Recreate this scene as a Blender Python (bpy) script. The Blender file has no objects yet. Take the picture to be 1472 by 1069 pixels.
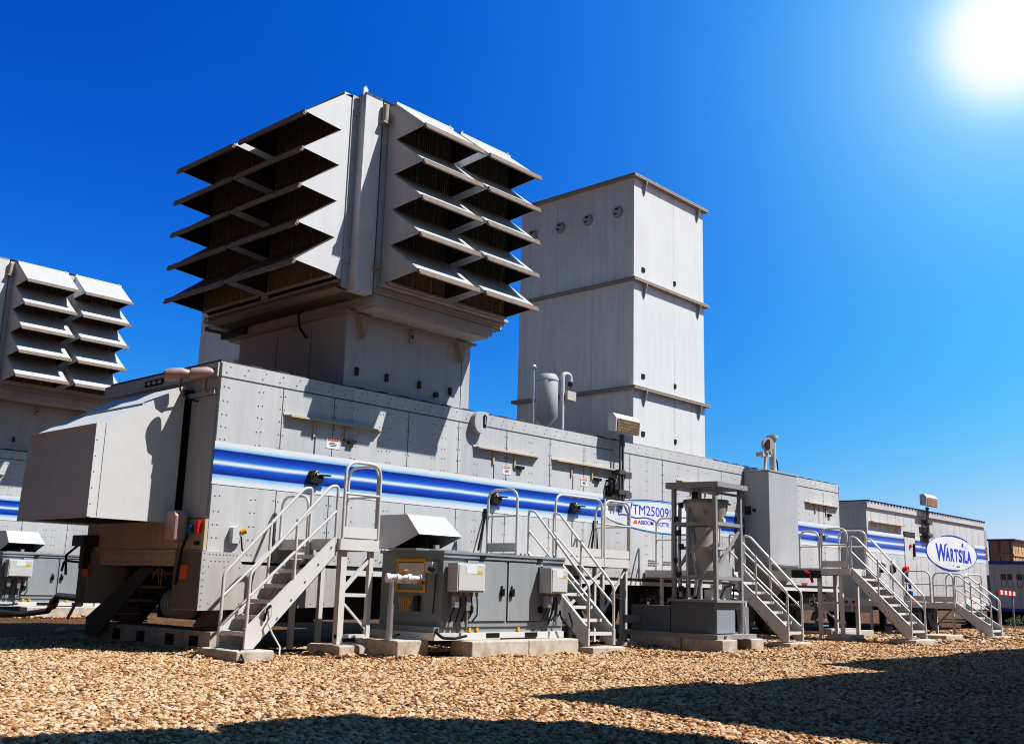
import bpy, math, random
from mathutils import Vector, Matrix
random.seed(7)
D = bpy.data
scene = bpy.context.scene
COL = scene.collection
R = math.radians

# ------------------------------------------------------------------ mesh helpers
class MB:
    """collects polygons, builds ONE mesh object"""
    def __init__(s):
        s.v = []; s.f = []; s.mi = []; s.sm = []; s.m = 0
    def _add(s, vs, fs, smooth=False):
        b = len(s.v); s.v.extend([tuple(p) for p in vs])
        for f in fs:
            s.f.append([b + i for i in f]); s.mi.append(s.m); s.sm.append(smooth)
        return s
    def box(s, x0, x1, y0, y1, z0, z1):
        if x0 > x1: x0, x1 = x1, x0
        if y0 > y1: y0, y1 = y1, y0
        if z0 > z1: z0, z1 = z1, z0
        v = [(x0,y0,z0),(x1,y0,z0),(x1,y1,z0),(x0,y1,z0),(x0,y0,z1),(x1,y0,z1),(x1,y1,z1),(x0,y1,z1)]
        return s._add(v, [(0,3,2,1),(4,5,6,7),(0,1,5,4),(1,2,6,5),(2,3,7,6),(3,0,4,7)])
    def prism(s, pts, axis, a, b):
        """polygon pts extruded along axis from a to b; pts in the two other axes (xyz order)"""
        n = len(pts)
        def P(p, t):
            return {'x': (t, p[0], p[1]), 'y': (p[0], t, p[1]), 'z': (p[0], p[1], t)}[axis]
        v = [P(p, a) for p in pts] + [P(p, b) for p in pts]
        fs = [tuple(range(n)), tuple(range(2*n-1, n-1, -1))]
        for i in range(n):
            j = (i+1) % n; fs.append((i, i+n, j+n, j))
        return s._add(v, fs)
    def quad(s, a, b, c, d):
        return s._add([a,b,c,d], [(0,1,2,3)])
    def poly(s, pts):
        return s._add(pts, [tuple(range(len(pts)))])
    def bar(s, p0, p1, w, h=None, up=(0,0,1)):
        """rectangular bar between two points"""
        h = h or w; p0 = Vector(p0); p1 = Vector(p1); d = (p1-p0).normalized(); up = Vector(up)
        if abs(d.dot(up)) > .98: up = Vector((1,0,0))
        a = d.cross(up).normalized(); b = a.cross(d).normalized()
        v = []
        for p in (p0, p1):
            for sa, sb in ((-1,-1),(1,-1),(1,1),(-1,1)):
                v.append(p + a*sa*w/2 + b*sb*h/2)
        return s._add(v, [(0,1,2,3),(7,6,5,4),(0,4,5,1),(1,5,6,2),(2,6,7,3),(3,7,4,0)])
    def tube(s, pts, r, n=8, caps=True):
        pts = [Vector(p) for p in pts]
        rings = []; prev = None
        for i, p in enumerate(pts):
            if i == 0: d = pts[1]-pts[0]
            elif i == len(pts)-1: d = pts[-1]-pts[-2]
            else: d = (pts[i+1]-p).normalized() + (p-pts[i-1]).normalized()
            d.normalize()
            if prev is None:
                a = d.orthogonal().normalized()
            else:
                a = (prev - d*prev.dot(d))
                a = a.normalized() if a.length > 1e-6 else d.orthogonal().normalized()
            prev = a; b = d.cross(a)
            rr = r[i] if isinstance(r, (list, tuple)) else r
            rings.append([p + (a*math.cos(2*math.pi*k/n) + b*math.sin(2*math.pi*k/n))*rr for k in range(n)])
        v = [q for ring in rings for q in ring]; fs = []
        for i in range(len(rings)-1):
            for k in range(n):
                fs.append((i*n+k, i*n+(k+1) % n, (i+1)*n+(k+1) % n, (i+1)*n+k))
        s._add(v, fs, True)
        if caps:
            s._add(rings[0], [tuple(range(n-1, -1, -1))]); s._add(rings[-1], [tuple(range(n))])
        return s
    def cyl(s, p0, p1, r0, r1=None, n=20):
        return s.tube([p0, p1], [r0, r0 if r1 is None else r1], n)
    def disc_y(s, x, y, z, rx, rz, n=8):
        """flat polygon facing -Y"""
        return s.poly([(x+rx*math.cos(2*math.pi*k/n), y, z+rz*math.sin(2*math.pi*k/n)) for k in range(n)])
    def rivet_y(s, x, y, z, r=.0125):
        v = [(x+r*math.cos(2*math.pi*k/6), y, z+r*math.sin(2*math.pi*k/6)) for k in range(6)] + [(x, y-.006, z)]
        return s._add(v, [(k, (k+1) % 6, 6) for k in range(6)])
    def rivet_x(s, x, y, z, r=.013):
        v = [(x, y-r*math.cos(2*math.pi*k/6), z+r*math.sin(2*math.pi*k/6)) for k in range(6)] + [(x-.006, y, z)]
        return s._add(v, [(k, (k+1) % 6, 6) for k in range(6)])
    def build(s, name, mats, parent=None, org=(0,0,0), bevel=0):
        me = D.meshes.new(name)
        ox, oy, oz = org
        me.from_pydata([(a-ox, b-oy, c-oz) for a, b, c in s.v], [], s.f)
        if not isinstance(mats, (list, tuple)): mats = [mats]
        for m in mats: me.materials.append(m)
        me.polygons.foreach_set('material_index', s.mi)
        me.polygons.foreach_set('use_smooth', s.sm)
        me.update()
        o = D.objects.new(name, me); COL.objects.link(o)
        if parent is not None: o.parent = parent
        if bevel:
            b = o.modifiers.new('edge', 'BEVEL'); b.width = bevel; b.segments = 2; b.limit_method = 'ANGLE'; b.angle_limit = R(40)
        return o

class Thing:
    def __init__(s, name, label, cat, loc=(0,0,0), group=None):
        e = D.objects.new(name, None); COL.objects.link(e); e.empty_display_size = .2
        e.location = loc; s.e = e; s.loc = loc
        e['label'] = label; e['category'] = cat
        if group: e['group'] = group
    def part(s, name, mb, mat, parent=None, bevel=0, label=None):
        o = mb.build(name, mat, parent or s.e, s.loc, bevel)
        if label: o['label'] = label
        return o

def tag(o, label, cat, group=None):
    o['label'] = label; o['category'] = cat
    if group: o['group'] = group
    return o
KIDS = {}
def copy_tree(o, loc, label, parent=None):
    c = o.copy(); COL.objects.link(c)
    if parent is not None: c.parent = parent
    else:
        c.location = loc; c['label'] = label
    for ch in list(o.children): copy_tree(ch, None, None, c)
    return c
def arc(c, r, a0, a1, u, v, n=6):
    c = Vector(c); u = Vector(u); v = Vector(v)
    return [c + u*r*math.cos(a0+(a1-a0)*k/n) + v*r*math.sin(a0+(a1-a0)*k/n) for k in range(n+1)]
def fillet(pts, r, n=5):
    """round the corners of a polyline"""
    pts = [Vector(p) for p in pts]; out = [pts[0]]
    for i in range(1, len(pts)-1):
        p = pts[i]; a = pts[i-1]-p; b = pts[i+1]-p
        ang = a.angle(b)
        if ang > math.pi-.05: out.append(p); continue
        t = min(r/math.tan(ang/2), a.length*.48, b.length*.48)
        s0 = p + a.normalized()*t; s1 = p + b.normalized()*t
        for k in range(n+1):
            q = k/n
            out.append((s0*(1-q) + p*q)*(1-q) + (p*(1-q) + s1*q)*q)
    out.append(pts[-1]); return out

# ------------------------------------------------------------------ materials
class NT:
    def __init__(s, name):
        m = D.materials.new(name); m.use_nodes = True; s.m = m; s.t = m.node_tree
        s.b = s.t.nodes['Principled BSDF']
    def n(s, typ, **kw):
        nd = s.t.nodes.new(typ)
        for k, v in kw.items():
            if k.startswith('i_'):
                key = k[2:]; key = int(key) if key.isdigit() else key.replace('_', ' ')
                nd.inputs[key].default_value = v
            else: setattr(nd, k, v)
        return nd
    def l(s, a, b): s.t.links.new(a, b)
    def ramp(s, fac, stops, interp='LINEAR'):
        r = s.n('ShaderNodeValToRGB'); cr = r.color_ramp; cr.interpolation = interp
        while len(cr.elements) < len(stops): cr.elements.new(.5)
        for e, (p, c) in zip(cr.elements, stops):
            e.position = p; e.color = tuple(c) + (1,) if len(c) == 3 else c
        s.l(fac, r.inputs[0]); return r.outputs[0]
    def mix(s, fac, a, b, mode='MIX'):
        x = s.n('ShaderNodeMix', data_type='RGBA', blend_type=mode)
        for val, idx in ((fac, 0), (a, 6), (b, 7)):
            if hasattr(val, 'is_output'): s.l(val, x.inputs[idx])
            elif idx == 0: x.inputs[0].default_value = val
            else: x.inputs[idx].default_value = tuple(val) + (1,)
        return x.outputs[2]
def g3(v): return (v, v, v)

def paint(name, col, rough=.45, dirt=.25, metal=0., streak=.5, wave=.15, dirtcol=(.22,.17,.12), spec=.4, panel=0.):
    k = NT(name); tc = k.n('ShaderNodeTexCoord').outputs['Object']
    mp = k.n('ShaderNodeMapping'); mp.inputs['Scale'].default_value = (5, 5, .35); k.l(tc, mp.inputs[0])
    st = k.n('ShaderNodeTexNoise', i_Scale=1.6, i_Detail=6., i_Roughness=.65); k.l(mp.outputs[0], st.inputs[0])
    cl = k.n('ShaderNodeTexNoise', i_Scale=.9, i_Detail=8., i_Roughness=.7); k.l(tc, cl.inputs[0])
    fn = k.n('ShaderNodeTexNoise', i_Scale=38., i_Detail=4., i_Roughness=.7); k.l(tc, fn.inputs[0])
    f1 = k.ramp(st.outputs[0], [(.46, g3(0)), (.78, g3(1))])
    f2 = k.ramp(cl.outputs[0], [(.42, g3(0)), (.8, g3(1))])
    f3 = k.ramp(fn.outputs[0], [(.56, g3(0)), (.74, g3(1))])
    c = k.mix(f2, col, [min(1, x*.86) for x in col])
    if panel:   # sheets of slightly different age
        sx = k.n('ShaderNodeSeparateXYZ'); k.l(tc, sx.inputs[0])
        dv = k.n('ShaderNodeMath', operation='DIVIDE', i_1=panel); k.l(sx.outputs[0], dv.inputs[0])
        fl = k.n('ShaderNodeMath', operation='FLOOR'); k.l(dv.outputs[0], fl.inputs[0])
        wn = k.n('ShaderNodeTexWhiteNoise', noise_dimensions='1D'); k.l(fl.outputs[0], wn.inputs['W'])
        pm = k.ramp(wn.outputs[0], [(0, (.88,.885,.89)), (1, (1.03,1.02,1.0))]); c = k.mix(1., c, pm, 'MULTIPLY')
        # road grime low down
        gr = k.n('ShaderNodeMapRange', i_1=2.1, i_2=1.15); k.l(sx.outputs[2], gr.inputs[0])
        gm = k.n('ShaderNodeMath', operation='MULTIPLY'); k.l(gr.outputs[0], gm.inputs[0]); k.l(st.outputs[0], gm.inputs[1])
        g2 = k.n('ShaderNodeMath', operation='MULTIPLY', i_1=.5); k.l(gm.outputs[0], g2.inputs[0])
        c = k.mix(g2.outputs[0], c, (.36,.29,.22))
    d1 = k.n('ShaderNodeMath', operation='MULTIPLY', i_1=dirt*streak); k.l(f1, d1.inputs[0])
    c = k.mix(d1.outputs[0], c, dirtcol)
    d2 = k.n('ShaderNodeMath', operation='MULTIPLY', i_1=dirt*.55); k.l(f3, d2.inputs[0])
    c = k.mix(d2.outputs[0], c, dirtcol)
    k.l(c, k.b.inputs['Base Color'])
    rr = k.n('ShaderNodeMapRange', i_3=rough-.08, i_4=rough+.16); k.l(cl.outputs[0], rr.inputs[0]); k.l(rr.outputs[0], k.b.inputs['Roughness'])
    k.b.inputs['Metallic'].default_value = metal
    k.b.inputs['Specular IOR Level'].default_value = spec
    if wave:
        bn = k.n('ShaderNodeTexNoise', i_Scale=1.7, i_Detail=2.); k.l(tc, bn.inputs[0])
        bp = k.n('ShaderNodeBump', i_Strength=wave, i_Distance=.02); k.l(bn.outputs[0], bp.inputs['Height']); k.l(bp.outputs[0], k.b.inputs['Normal'])
    return k.m
def plain(name, col, rough=.5, metal=0., spec=.4, var=.15, scale=9.):
    k = NT(name); tc = k.n('ShaderNodeTexCoord').outputs['Object']
    nz = k.n('ShaderNodeTexNoise', i_Scale=scale, i_Detail=5., i_Roughness=.65); k.l(tc, nz.inputs[0])
    c = k.mix(nz.outputs[0], [x*(1-var) for x in col], [min(1, x*(1+var)) for x in col])
    k.l(c, k.b.inputs['Base Color']); k.b.inputs['Roughness'].default_value = rough
    k.b.inputs['Metallic'].default_value = metal; k.b.inputs['Specular IOR Level'].default_value = spec
    return k.m

M = {}
M['trailer'] = paint('trailer paint', (.575,.577,.582), .5, .22, streak=1., wave=.16, panel=1.24)
M['house'] = paint('intake paint', (.70,.70,.71), .5, .20, streak=.7, wave=.06)
M['hoodinside'] = plain('dark hood inside', (.055,.047,.04), .7, 0, .2, .3)  # undersides and inner side faces near black, unlike the outer sheet
M['hoodsheet'] = paint('weather hood paint', (.56,.555,.55), .5, .4, streak=.9, wave=.06, dirtcol=(.2,.13,.08))
M['sheetdark'] = paint('shaded hood paint', (.17,.155,.14), .6, .5, streak=.9, wave=.06)  # darker copy of the hood paint: shade of the left modules in the colour
M['lip'] = paint('hood lip paint', (.34,.28,.235), .55, .8, streak=.6, wave=0, dirtcol=(.2,.12,.07))
M['stack'] = paint('stack paint', (.74,.74,.745), .5, .26, streak=1., wave=.13, dirtcol=(.3,.25,.2))
M['ringbrown'] = paint('ring flange paint', (.42,.37,.31), .6, .6, wave=0)
M['ductgrey'] = paint('duct paint', (.50,.505,.52), .5, .3, streak=.8, wave=.07)
M['hoodlight'] = paint('end hood paint', (.64,.635,.62), .5, .1, wave=.05)
M['endtan'] = paint('end beam paint', (.56,.45,.32), .6, .5, wave=.05)
M['endbrown'] = paint('brown end shade paint', (.20,.165,.125), .65, .6, wave=.05)  # brown for jack legs and for skirt ends, whose shade is in the colour
M['genset'] = paint('enclosure paint', (.30,.325,.34), .45, .2, streak=.8, wave=.04)
M['gensetdoor'] = paint('enclosure door paint', (.34,.365,.38), .45, .2, streak=1., wave=.04)
M['resgrey'] = paint('reservoir base paint', (.17,.19,.21), .5, .3, wave=.04)
M['cabinet'] = paint('cabinet paint', (.44,.445,.45), .45, .12, wave=.04)
M['boxgrey'] = paint('electrical box paint', (.60,.60,.59), .4, .12, wave=0)
M['hoodwhite'] = paint('white hood paint', (.62,.62,.62), .45, .12, wave=.03)
M['rail'] = plain('aluminium rail', (.72,.69,.65), .36, .2, .5, .1, 6.)
M['alu'] = paint('aluminium sheet', (.74,.72,.69), .42, .3, metal=.08, wave=0, dirtcol=(.35,.27,.2))
M['tread'] = plain('tread grating', (.42,.39,.36), .5, .3, .5, .3, 60.)
M['dark'] = plain('dark steel', (.035,.035,.036), .55, .2, .4, .4)
M['chassis'] = plain('chassis black', (.018,.018,.019), .6, 0, .3, .4)
M['black'] = plain('black rubber', (.014,.014,.015), .6, 0, .3, .3)
M['seam'] = plain('seam grey', (.10,.10,.105), .7)  # dark colour of panel joints
M['rivet'] = plain('rivet grey', (.17,.17,.175), .55, .2)
M['blackgap'] = plain('deep gap', (.012,.011,.010), .8)
M['screen'] = plain('filter screen', (.24,.20,.165), .7, 0, .3, .5, 20.)
M['screenlow'] = plain('lit filter slats', (.42,.31,.19), .7, 0, .3, .4, 20.)  # bottom-row slats lighter, their lit look put into the colour
M['screenback'] = plain('filter back', (.02,.018,.016), .8)
M['polegrey'] = paint('pole grey', (.13,.125,.12), .5, .5, wave=0)
M['frame'] = paint('frame steel', (.36,.36,.36), .5, .4, wave=0)
M['vessel'] = paint('tank beige', (.56,.51,.45), .5, .35, wave=.03)
M['pipe'] = plain('galvanised pipe', (.50,.51,.53), .35, .6, .5, .2)
M['rusty'] = paint('rusty lamp body', (.58,.42,.38), .4, .7, metal=.35, wave=0, dirtcol=(.2,.06,.04))
M['orange'] = plain('orange lens', (.72,.12,.02), .3)
M['red'] = plain('red plastic', (.65,.03,.02), .35)
M['blue'] = plain('blue plastic', (.02,.09,.42), .35)
M['yellow'] = plain('yellow paint', (.78,.42,.02), .45)
M['whitep'] = plain('white plastic', (.75,.75,.74), .4, var=.05)
M['maroon'] = plain('maroon pipe paint', (.12,.02,.035), .35)
M['brass'] = plain('brass fitting', (.45,.24,.08), .4, .7)
M['navy'] = plain('navy lettering', (.022,.06,.46), .5, var=.05)
M['txtgrey'] = plain('small print grey', (.12,.12,.13), .6)
M['stickerw'] = plain('sticker white', (.78,.78,.77), .5, var=.04)
M['stickero'] = plain('sticker orange', (.80,.14,.015), .5, var=.04)
M['office'] = paint('office grey cladding', (.80,.81,.83), .5, .10, wave=.03)
M['officeblue'] = plain('office blue trim', (.02,.10,.62), .4)
M['cream'] = plain('window frame cream', (.86,.78,.72), .5)
M['tyre'] = plain('tyre rubber', (.02,.02,.021), .75)
M['roofgrey'] = paint('weathered roof', (.10,.10,.10), .7, .5, wave=.05)
M['roofdark'] = plain('dark roof edge', (.06,.06,.062), .6)

def make_concrete():
    k = NT('concrete'); tc = k.n('ShaderNodeTexCoord').outputs['Object']
    a = k.n('ShaderNodeTexNoise', i_Scale=4., i_Detail=10., i_Roughness=.7); k.l(tc, a.inputs[0])
    b = k.n('ShaderNodeTexNoise', i_Scale=45., i_Detail=6., i_Roughness=.7); k.l(tc, b.inputs[0])
    c = k.ramp(a.outputs[0], [(.3, (.36,.30,.24)), (.55, (.58,.51,.44)), (.75, (.68,.62,.55))])
    pits = k.ramp(b.outputs[0], [(.33, g3(.35)), (.42, g3(1))])
    c = k.mix(1., c, pits, 'MULTIPLY'); k.l(c, k.b.inputs['Base Color'])
    k.b.inputs['Roughness'].default_value = .9; k.b.inputs['Specular IOR Level'].default_value = .2
    bp = k.n('ShaderNodeBump', i_Strength=.5, i_Distance=.01); k.l(b.outputs[0], bp.inputs['Height']); k.l(bp.outputs[0], k.b.inputs['Normal'])
    return k.m
M['concrete'] = make_concrete()
def make_ground():
    k = NT('gravel ground'); tc = k.n('ShaderNodeTexCoord').outputs['Object']
    v = k.n('ShaderNodeTexVoronoi', i_Scale=24.); k.l(tc, v.inputs[0])
    v2 = k.n('ShaderNodeTexVoronoi', i_Scale=55.); k.l(tc, v2.inputs[0])
    a = k.n('ShaderNodeTexNoise', i_Scale=.6, i_Detail=8., i_Roughness=.65); k.l(tc, a.inputs[0])
    sep = k.n('ShaderNodeSeparateColor'); k.l(v.outputs['Color'], sep.inputs[0])
    c = k.ramp(sep.outputs[0], [(0, (.14,.075,.035)), (.5, (.36,.205,.105)), (1, (.54,.35,.21))])
    big = k.ramp(a.outputs[0], [(.3, (.72,.70,.68)), (.6, g3(1)), (.8, (1.1,1.05,1.0))])
    c = k.mix(1., c, big, 'MULTIPLY')
    edge = k.ramp(v.outputs['Distance'], [(.25, g3(1)), (.7, g3(.45))])
    c = k.mix(1., c, edge, 'MULTIPLY'); k.l(c, k.b.inputs['Base Color'])
    k.b.inputs['Roughness'].default_value = .95; k.b.inputs['Specular IOR Level'].default_value = .15
    ad = k.n('ShaderNodeMath', operation='ADD'); k.l(v.outputs['Distance'], ad.inputs[0]); k.l(v2.outputs['Distance'], ad.inputs[1])
    bp = k.n('ShaderNodeBump', i_Strength=1., i_Distance=.03, invert=True); k.l(ad.outputs[0], bp.inputs['Height']); k.l(bp.outputs[0], k.b.inputs['Normal'])
    return k.m
M['ground'] = make_ground()
def make_stone():
    k = NT('gravel stone'); oi = k.n('ShaderNodeObjectInfo'); tc = k.n('ShaderNodeTexCoord').outputs['Object']
    c = k.ramp(oi.outputs['Random'], [(0, (.03,.018,.012)), (.2, (.16,.08,.04)), (.3, (.38,.205,.095)), (.55, (.57,.345,.175)), (.78, (.65,.43,.255)), (.9, (.77,.61,.46)), (1, (.30,.24,.20))])
    nz = k.n('ShaderNodeTexNoise', i_Scale=2.2, i_Detail=5.); k.l(tc, nz.inputs[0])
    c = k.mix(nz.outputs[0], c, (.50,.32,.18)); c2 = k.mix(.6, c, k.ramp(oi.outputs['Random'], [(0, (.04,.022,.014)), (.24, (.26,.13,.06)), (.5, (.54,.325,.165)), (.9, (.75,.57,.42)), (1, (.34,.27,.22))]))
    k.l(c2, k.b.inputs['Base Color']); k.b.inputs['Roughness'].default_value = .85; k.b.inputs['Specular IOR Level'].default_value = .25
    return k.m
M['stone'] = make_stone()
def make_stripe():
    k = NT('blue stripe print'); tc = k.n('ShaderNodeTexCoord').outputs['Object']
    nz = k.n('ShaderNodeTexNoise', i_Scale=.55, i_Detail=3.); k.l(tc, nz.inputs[0])
    sx = k.n('ShaderNodeSeparateXYZ'); k.l(tc, sx.inputs[0])
    j = k.n('ShaderNodeMapRange', i_3=-.02, i_4=.02); k.l(nz.outputs[0], j.inputs[0])
    ad = k.n('ShaderNodeMath', operation='ADD'); k.l(sx.outputs[2], ad.inputs[0]); k.l(j.outputs[0], ad.inputs[1])
    mr = k.n('ShaderNodeMapRange', i_1=2.32, i_2=2.935); k.l(ad.outputs[0], mr.inputs[0])
    W = (.74,.75,.77); LB = (.22,.45,.72); DB = (.008,.03,.22); MBl = (.012,.10,.46)
    c = k.ramp(mr.outputs[0], [(0, W), (.07, (.70,.74,.78)), (.205, LB), (.235, DB), (.36, MBl), (.42, (.03,.15,.54)), (.46, (.30,.45,.70)), (.472, W), (.518, W), (.54, (.26,.42,.69)), (.575, (.05,.20,.58)), (.66, MBl), (.785, DB), (.815, LB), (.90, (.66,.73,.78)), (.97, W), (1, (.68,.69,.70))])
    fn = k.n('ShaderNodeTexNoise', i_Scale=30., i_Detail=4.); k.l(tc, fn.inputs[0])
    c = k.mix(k.ramp(fn.outputs[0], [(.6, g3(0)), (.8, g3(.2))]), c, (.4,.4,.4))
    k.l(c, k.b.inputs['Base Color']); k.b.inputs['Roughness'].default_value = .35
    return k.m
M['stripe'] = make_stripe()
def make_oval():
    k = NT('logo oval print'); tc = k.n('ShaderNodeTexCoord').outputs['Object']
    nz = k.n('ShaderNodeTexNoise', i_Scale=.8, i_Detail=2.); k.l(tc, nz.inputs[0])
    c = k.ramp(nz.outputs[0], [(.35, (.62,.66,.68)), (.55, (.78,.79,.79)), (.8, (.70,.72,.70))])
    k.l(c, k.b.inputs['Base Color']); k.b.inputs['Roughness'].default_value = .35
    return k.m
M['oval'] = make_oval()
def make_glass():
    k = NT('window glass'); k.b.inputs['Base Color'].default_value = (.05,.09,.13,1); k.b.inputs['Roughness'].default_value = .08
    k.b.inputs['Specular IOR Level'].default_value = .8
    return k.m
M['glass'] = make_glass()
def make_lampglass():
    k = NT('lamp grille glass'); tc = k.n('ShaderNodeTexCoord').outputs['Object']
    br = k.n('ShaderNodeTexBrick', i_Scale=4.); br.inputs['Color1'].default_value = (.30,.22,.13,1); br.inputs['Color2'].default_value = (.20,.15,.09,1); br.inputs['Mortar'].default_value = (.05,.04,.03,1)
    mp = k.n('ShaderNodeMapping'); mp.inputs['Rotation'].default_value = (R(90), 0, 0); k.l(tc, mp.inputs[0]); k.l(mp.outputs[0], br.inputs[0])
    k.l(br.outputs[0], k.b.inputs['Base Color']); k.b.inputs['Roughness'].default_value = .3
    return k.m
M['lampglass'] = make_lampglass()
def make_wood():
    k = NT('brown timber boarding'); tc = k.n('ShaderNodeTexCoord').outputs['Object']
    mp = k.n('ShaderNodeMapping'); mp.inputs['Scale'].default_value = (3, 3, .4); k.l(tc, mp.inputs[0])
    nz = k.n('ShaderNodeTexNoise', i_Scale=3., i_Detail=8., i_Roughness=.7); k.l(mp.outputs[0], nz.inputs[0])
    c = k.ramp(nz.outputs[0], [(.3, (.30,.16,.08)), (.55, (.60,.37,.21)), (.8, (.72,.50,.31))])
    k.l(c, k.b.inputs['Base Color']); k.b.inputs['Roughness'].default_value = .8
    return k.m
M['wood'] = make_wood()
M['leaf'] = plain('leaf green', (.05,.10,.02), .6, var=.5, scale=6.)

def text_mesh(body, size, sx=1., bold=0.):
    cu = D.curves.new('t', 'FONT'); cu.body = body; cu.size = size; cu.offset = bold; cu.resolution_u = 3
    cu.extrude = .001
    o = D.objects.new('t', cu); COL.objects.link(o)
    dg = bpy.context.evaluated_depsgraph_get(); dg.update()
    me = D.meshes.new_from_object(o.evaluated_get(dg))
    D.objects.remove(o)
    vs = [v.co.copy() for v in me.vertices]; fs = [tuple(p.vertices) for p in me.polygons]
    D.meshes.remove(me)
    return [(v.x*sx, v.y, v.z) for v in vs], fs
def add_text(mb, body, size, x, y, z, sx=1., bold=0., width=None, taper=0.):
    """text on a wall facing -Y, left end at x, baseline z"""
    vs, fs = text_mesh(body, size, sx, bold)
    if width:
        w = max(v[0] for v in vs); vs = [(v[0]*width/w, v[1], v[2]) for v in vs]
    mb._add([(x+a, y-c, z+b) for a, b, c in vs], fs)
    return max(x+v[0] for v in vs)

# ------------------------------------------------------------------ camera
CAM = (-7.8922, -13.0478, 1.0)
F, YAW, PIT, ROLL = 1476.34, .745375529, .205936928, -.0279218169
fwd = Vector((math.cos(YAW)*math.cos(PIT), math.sin(YAW)*math.cos(PIT), math.sin(PIT)))
rgt = Vector((math.sin(YAW), -math.cos(YAW), 0)); dwn = fwd.cross(rgt)
c_, s_ = math.cos(ROLL), math.sin(ROLL)
rgt, dwn = c_*rgt + s_*dwn, -s_*rgt + c_*dwn
cam = D.cameras.new('camera'); cam.sensor_width = 36; cam.lens = F/1472*36; cam.clip_end = 3000; cam.clip_start = .05
co = D.objects.new('camera', cam); COL.objects.link(co)
mw = Matrix((( rgt.x, -dwn.x, -fwd.x, CAM[0]), (rgt.y, -dwn.y, -fwd.y, CAM[1]), (rgt.z, -dwn.z, -fwd.z, CAM[2]), (0,0,0,1)))
co.matrix_world = mw
scene.camera = co
def pix(p):
    d = Vector(p) - Vector(CAM); z = d.dot(fwd)
    if z < .1: return None
    return 736 + F*d.dot(rgt)/z, 534.5 + F*d.dot(dwn)/z, z

# ------------------------------------------------------------------ light and sky
S = Vector((.70, -1.0, 1.80)).normalized()
sun = D.lights.new('sun', 'SUN'); sun.energy = 5.0; sun.angle = R(.5); sun.color = (1, .965, .915)
so = D.objects.new('sun', sun); COL.objects.link(so); so.location = (0, -30, 40)
so.rotation_euler = S.to_track_quat('Z', 'Y').to_euler()
w = D.worlds.new('World'); scene.world = w; w.use_nodes = True
t = w.node_tree; bg = t.nodes['Background']
sky = t.nodes.new('ShaderNodeTexSky'); sky.sky_type = 'NISHITA'; sky.sun_disc = False
sky.sun_elevation = math.asin(S.z); sky.sun_rotation = math.atan2(S.x, S.y)
sky.air_density = 1.0; sky.dust_density = .3; sky.ozone_density = 2.5; sky.altitude = 300
hs = t.nodes.new('ShaderNodeHueSaturation'); hs.inputs['Saturation'].default_value = 1.45; hs.inputs['Value'].default_value = 1.0
hs.inputs['Hue'].default_value = .497
t.links.new(sky.outputs[0], hs.inputs['Color'])
tc = t.nodes.new('ShaderNodeTexCoord')
def vdot(d):
    n = t.nodes.new('ShaderNodeVectorMath'); n.operation = 'DOT_PRODUCT'; n.inputs[1].default_value = d
    t.links.new(tc.outputs['Generated'], n.inputs[0]); return n.outputs['Value']
def wmath(op, a, b=None):
    n = t.nodes.new('ShaderNodeMath'); n.operation = op
    for i, q in enumerate((a, b)):
        if q is None: continue
        if hasattr(q, 'is_output'): t.links.new(q, n.inputs[i])
        else: n.inputs[i].default_value = q
    return n.outputs[0]
# the bright glare of the low sky around the sun, as a function of direction only
gd = (fwd + rgt*((1447-736)/F) + dwn*((52-534.5)/F)).normalized()
dt = vdot(gd); ang = wmath('ARCCOSINE', wmath('MINIMUM', dt, .999999))
core = wmath('EXPONENT', wmath('MULTIPLY', wmath('POWER', wmath('DIVIDE', ang, .040), 2.), -1.))
halo = wmath('EXPONENT', wmath('MULTIPLY', wmath('POWER', wmath('DIVIDE', ang, .14), 1.25), -1.))
def wmix(mode, fac, a, b):
    n = t.nodes.new('ShaderNodeMix'); n.data_type = 'RGBA'; n.blend_type = mode; n.clamp_result = False
    for val, i in ((fac, 0), (a, 6), (b, 7)):
        if hasattr(val, 'is_output'): t.links.new(val, n.inputs[i])
        elif i == 0: n.inputs[0].default_value = val
        else: n.inputs[i].default_value = val
    return n.outputs[2]
cg = t.nodes.new('ShaderNodeCombineColor')
gh = wmath('MULTIPLY', halo, 4.4); gc = wmath('MULTIPLY', core, 12.)
for i, (q, r_) in enumerate(((1., .80), (.95, .78), (.92, .90))): t.links.new(wmath('ADD', wmath('MULTIPLY', gc, q), wmath('MULTIPLY', gh, r_)), cg.inputs[i])
tint = wmix('MULTIPLY', 1., hs.outputs[0], (.40, .90, 1.30, 1))
sxyz = t.nodes.new('ShaderNodeSeparateXYZ'); t.links.new(tc.outputs['Generated'], sxyz.inputs[0])
mrh = t.nodes.new('ShaderNodeMapRange'); mrh.interpolation_type = 'SMOOTHSTEP'
mrh.inputs[1].default_value = .0; mrh.inputs[2].default_value = .26; t.links.new(sxyz.outputs[2], mrh.inputs[0])
tint = wmix('MULTIPLY', 1., tint, wmix('MIX', mrh.outputs[0], (1.6, .82, .93, 1), (1, 1, 1, 1)))
# sky left bright in camera view, dimmed and warmed elsewhere to cut fill
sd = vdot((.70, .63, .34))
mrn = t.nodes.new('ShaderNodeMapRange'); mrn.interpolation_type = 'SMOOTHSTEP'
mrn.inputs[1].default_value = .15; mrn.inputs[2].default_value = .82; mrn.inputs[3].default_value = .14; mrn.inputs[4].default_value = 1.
t.links.new(sd, mrn.inputs[0])
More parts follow.
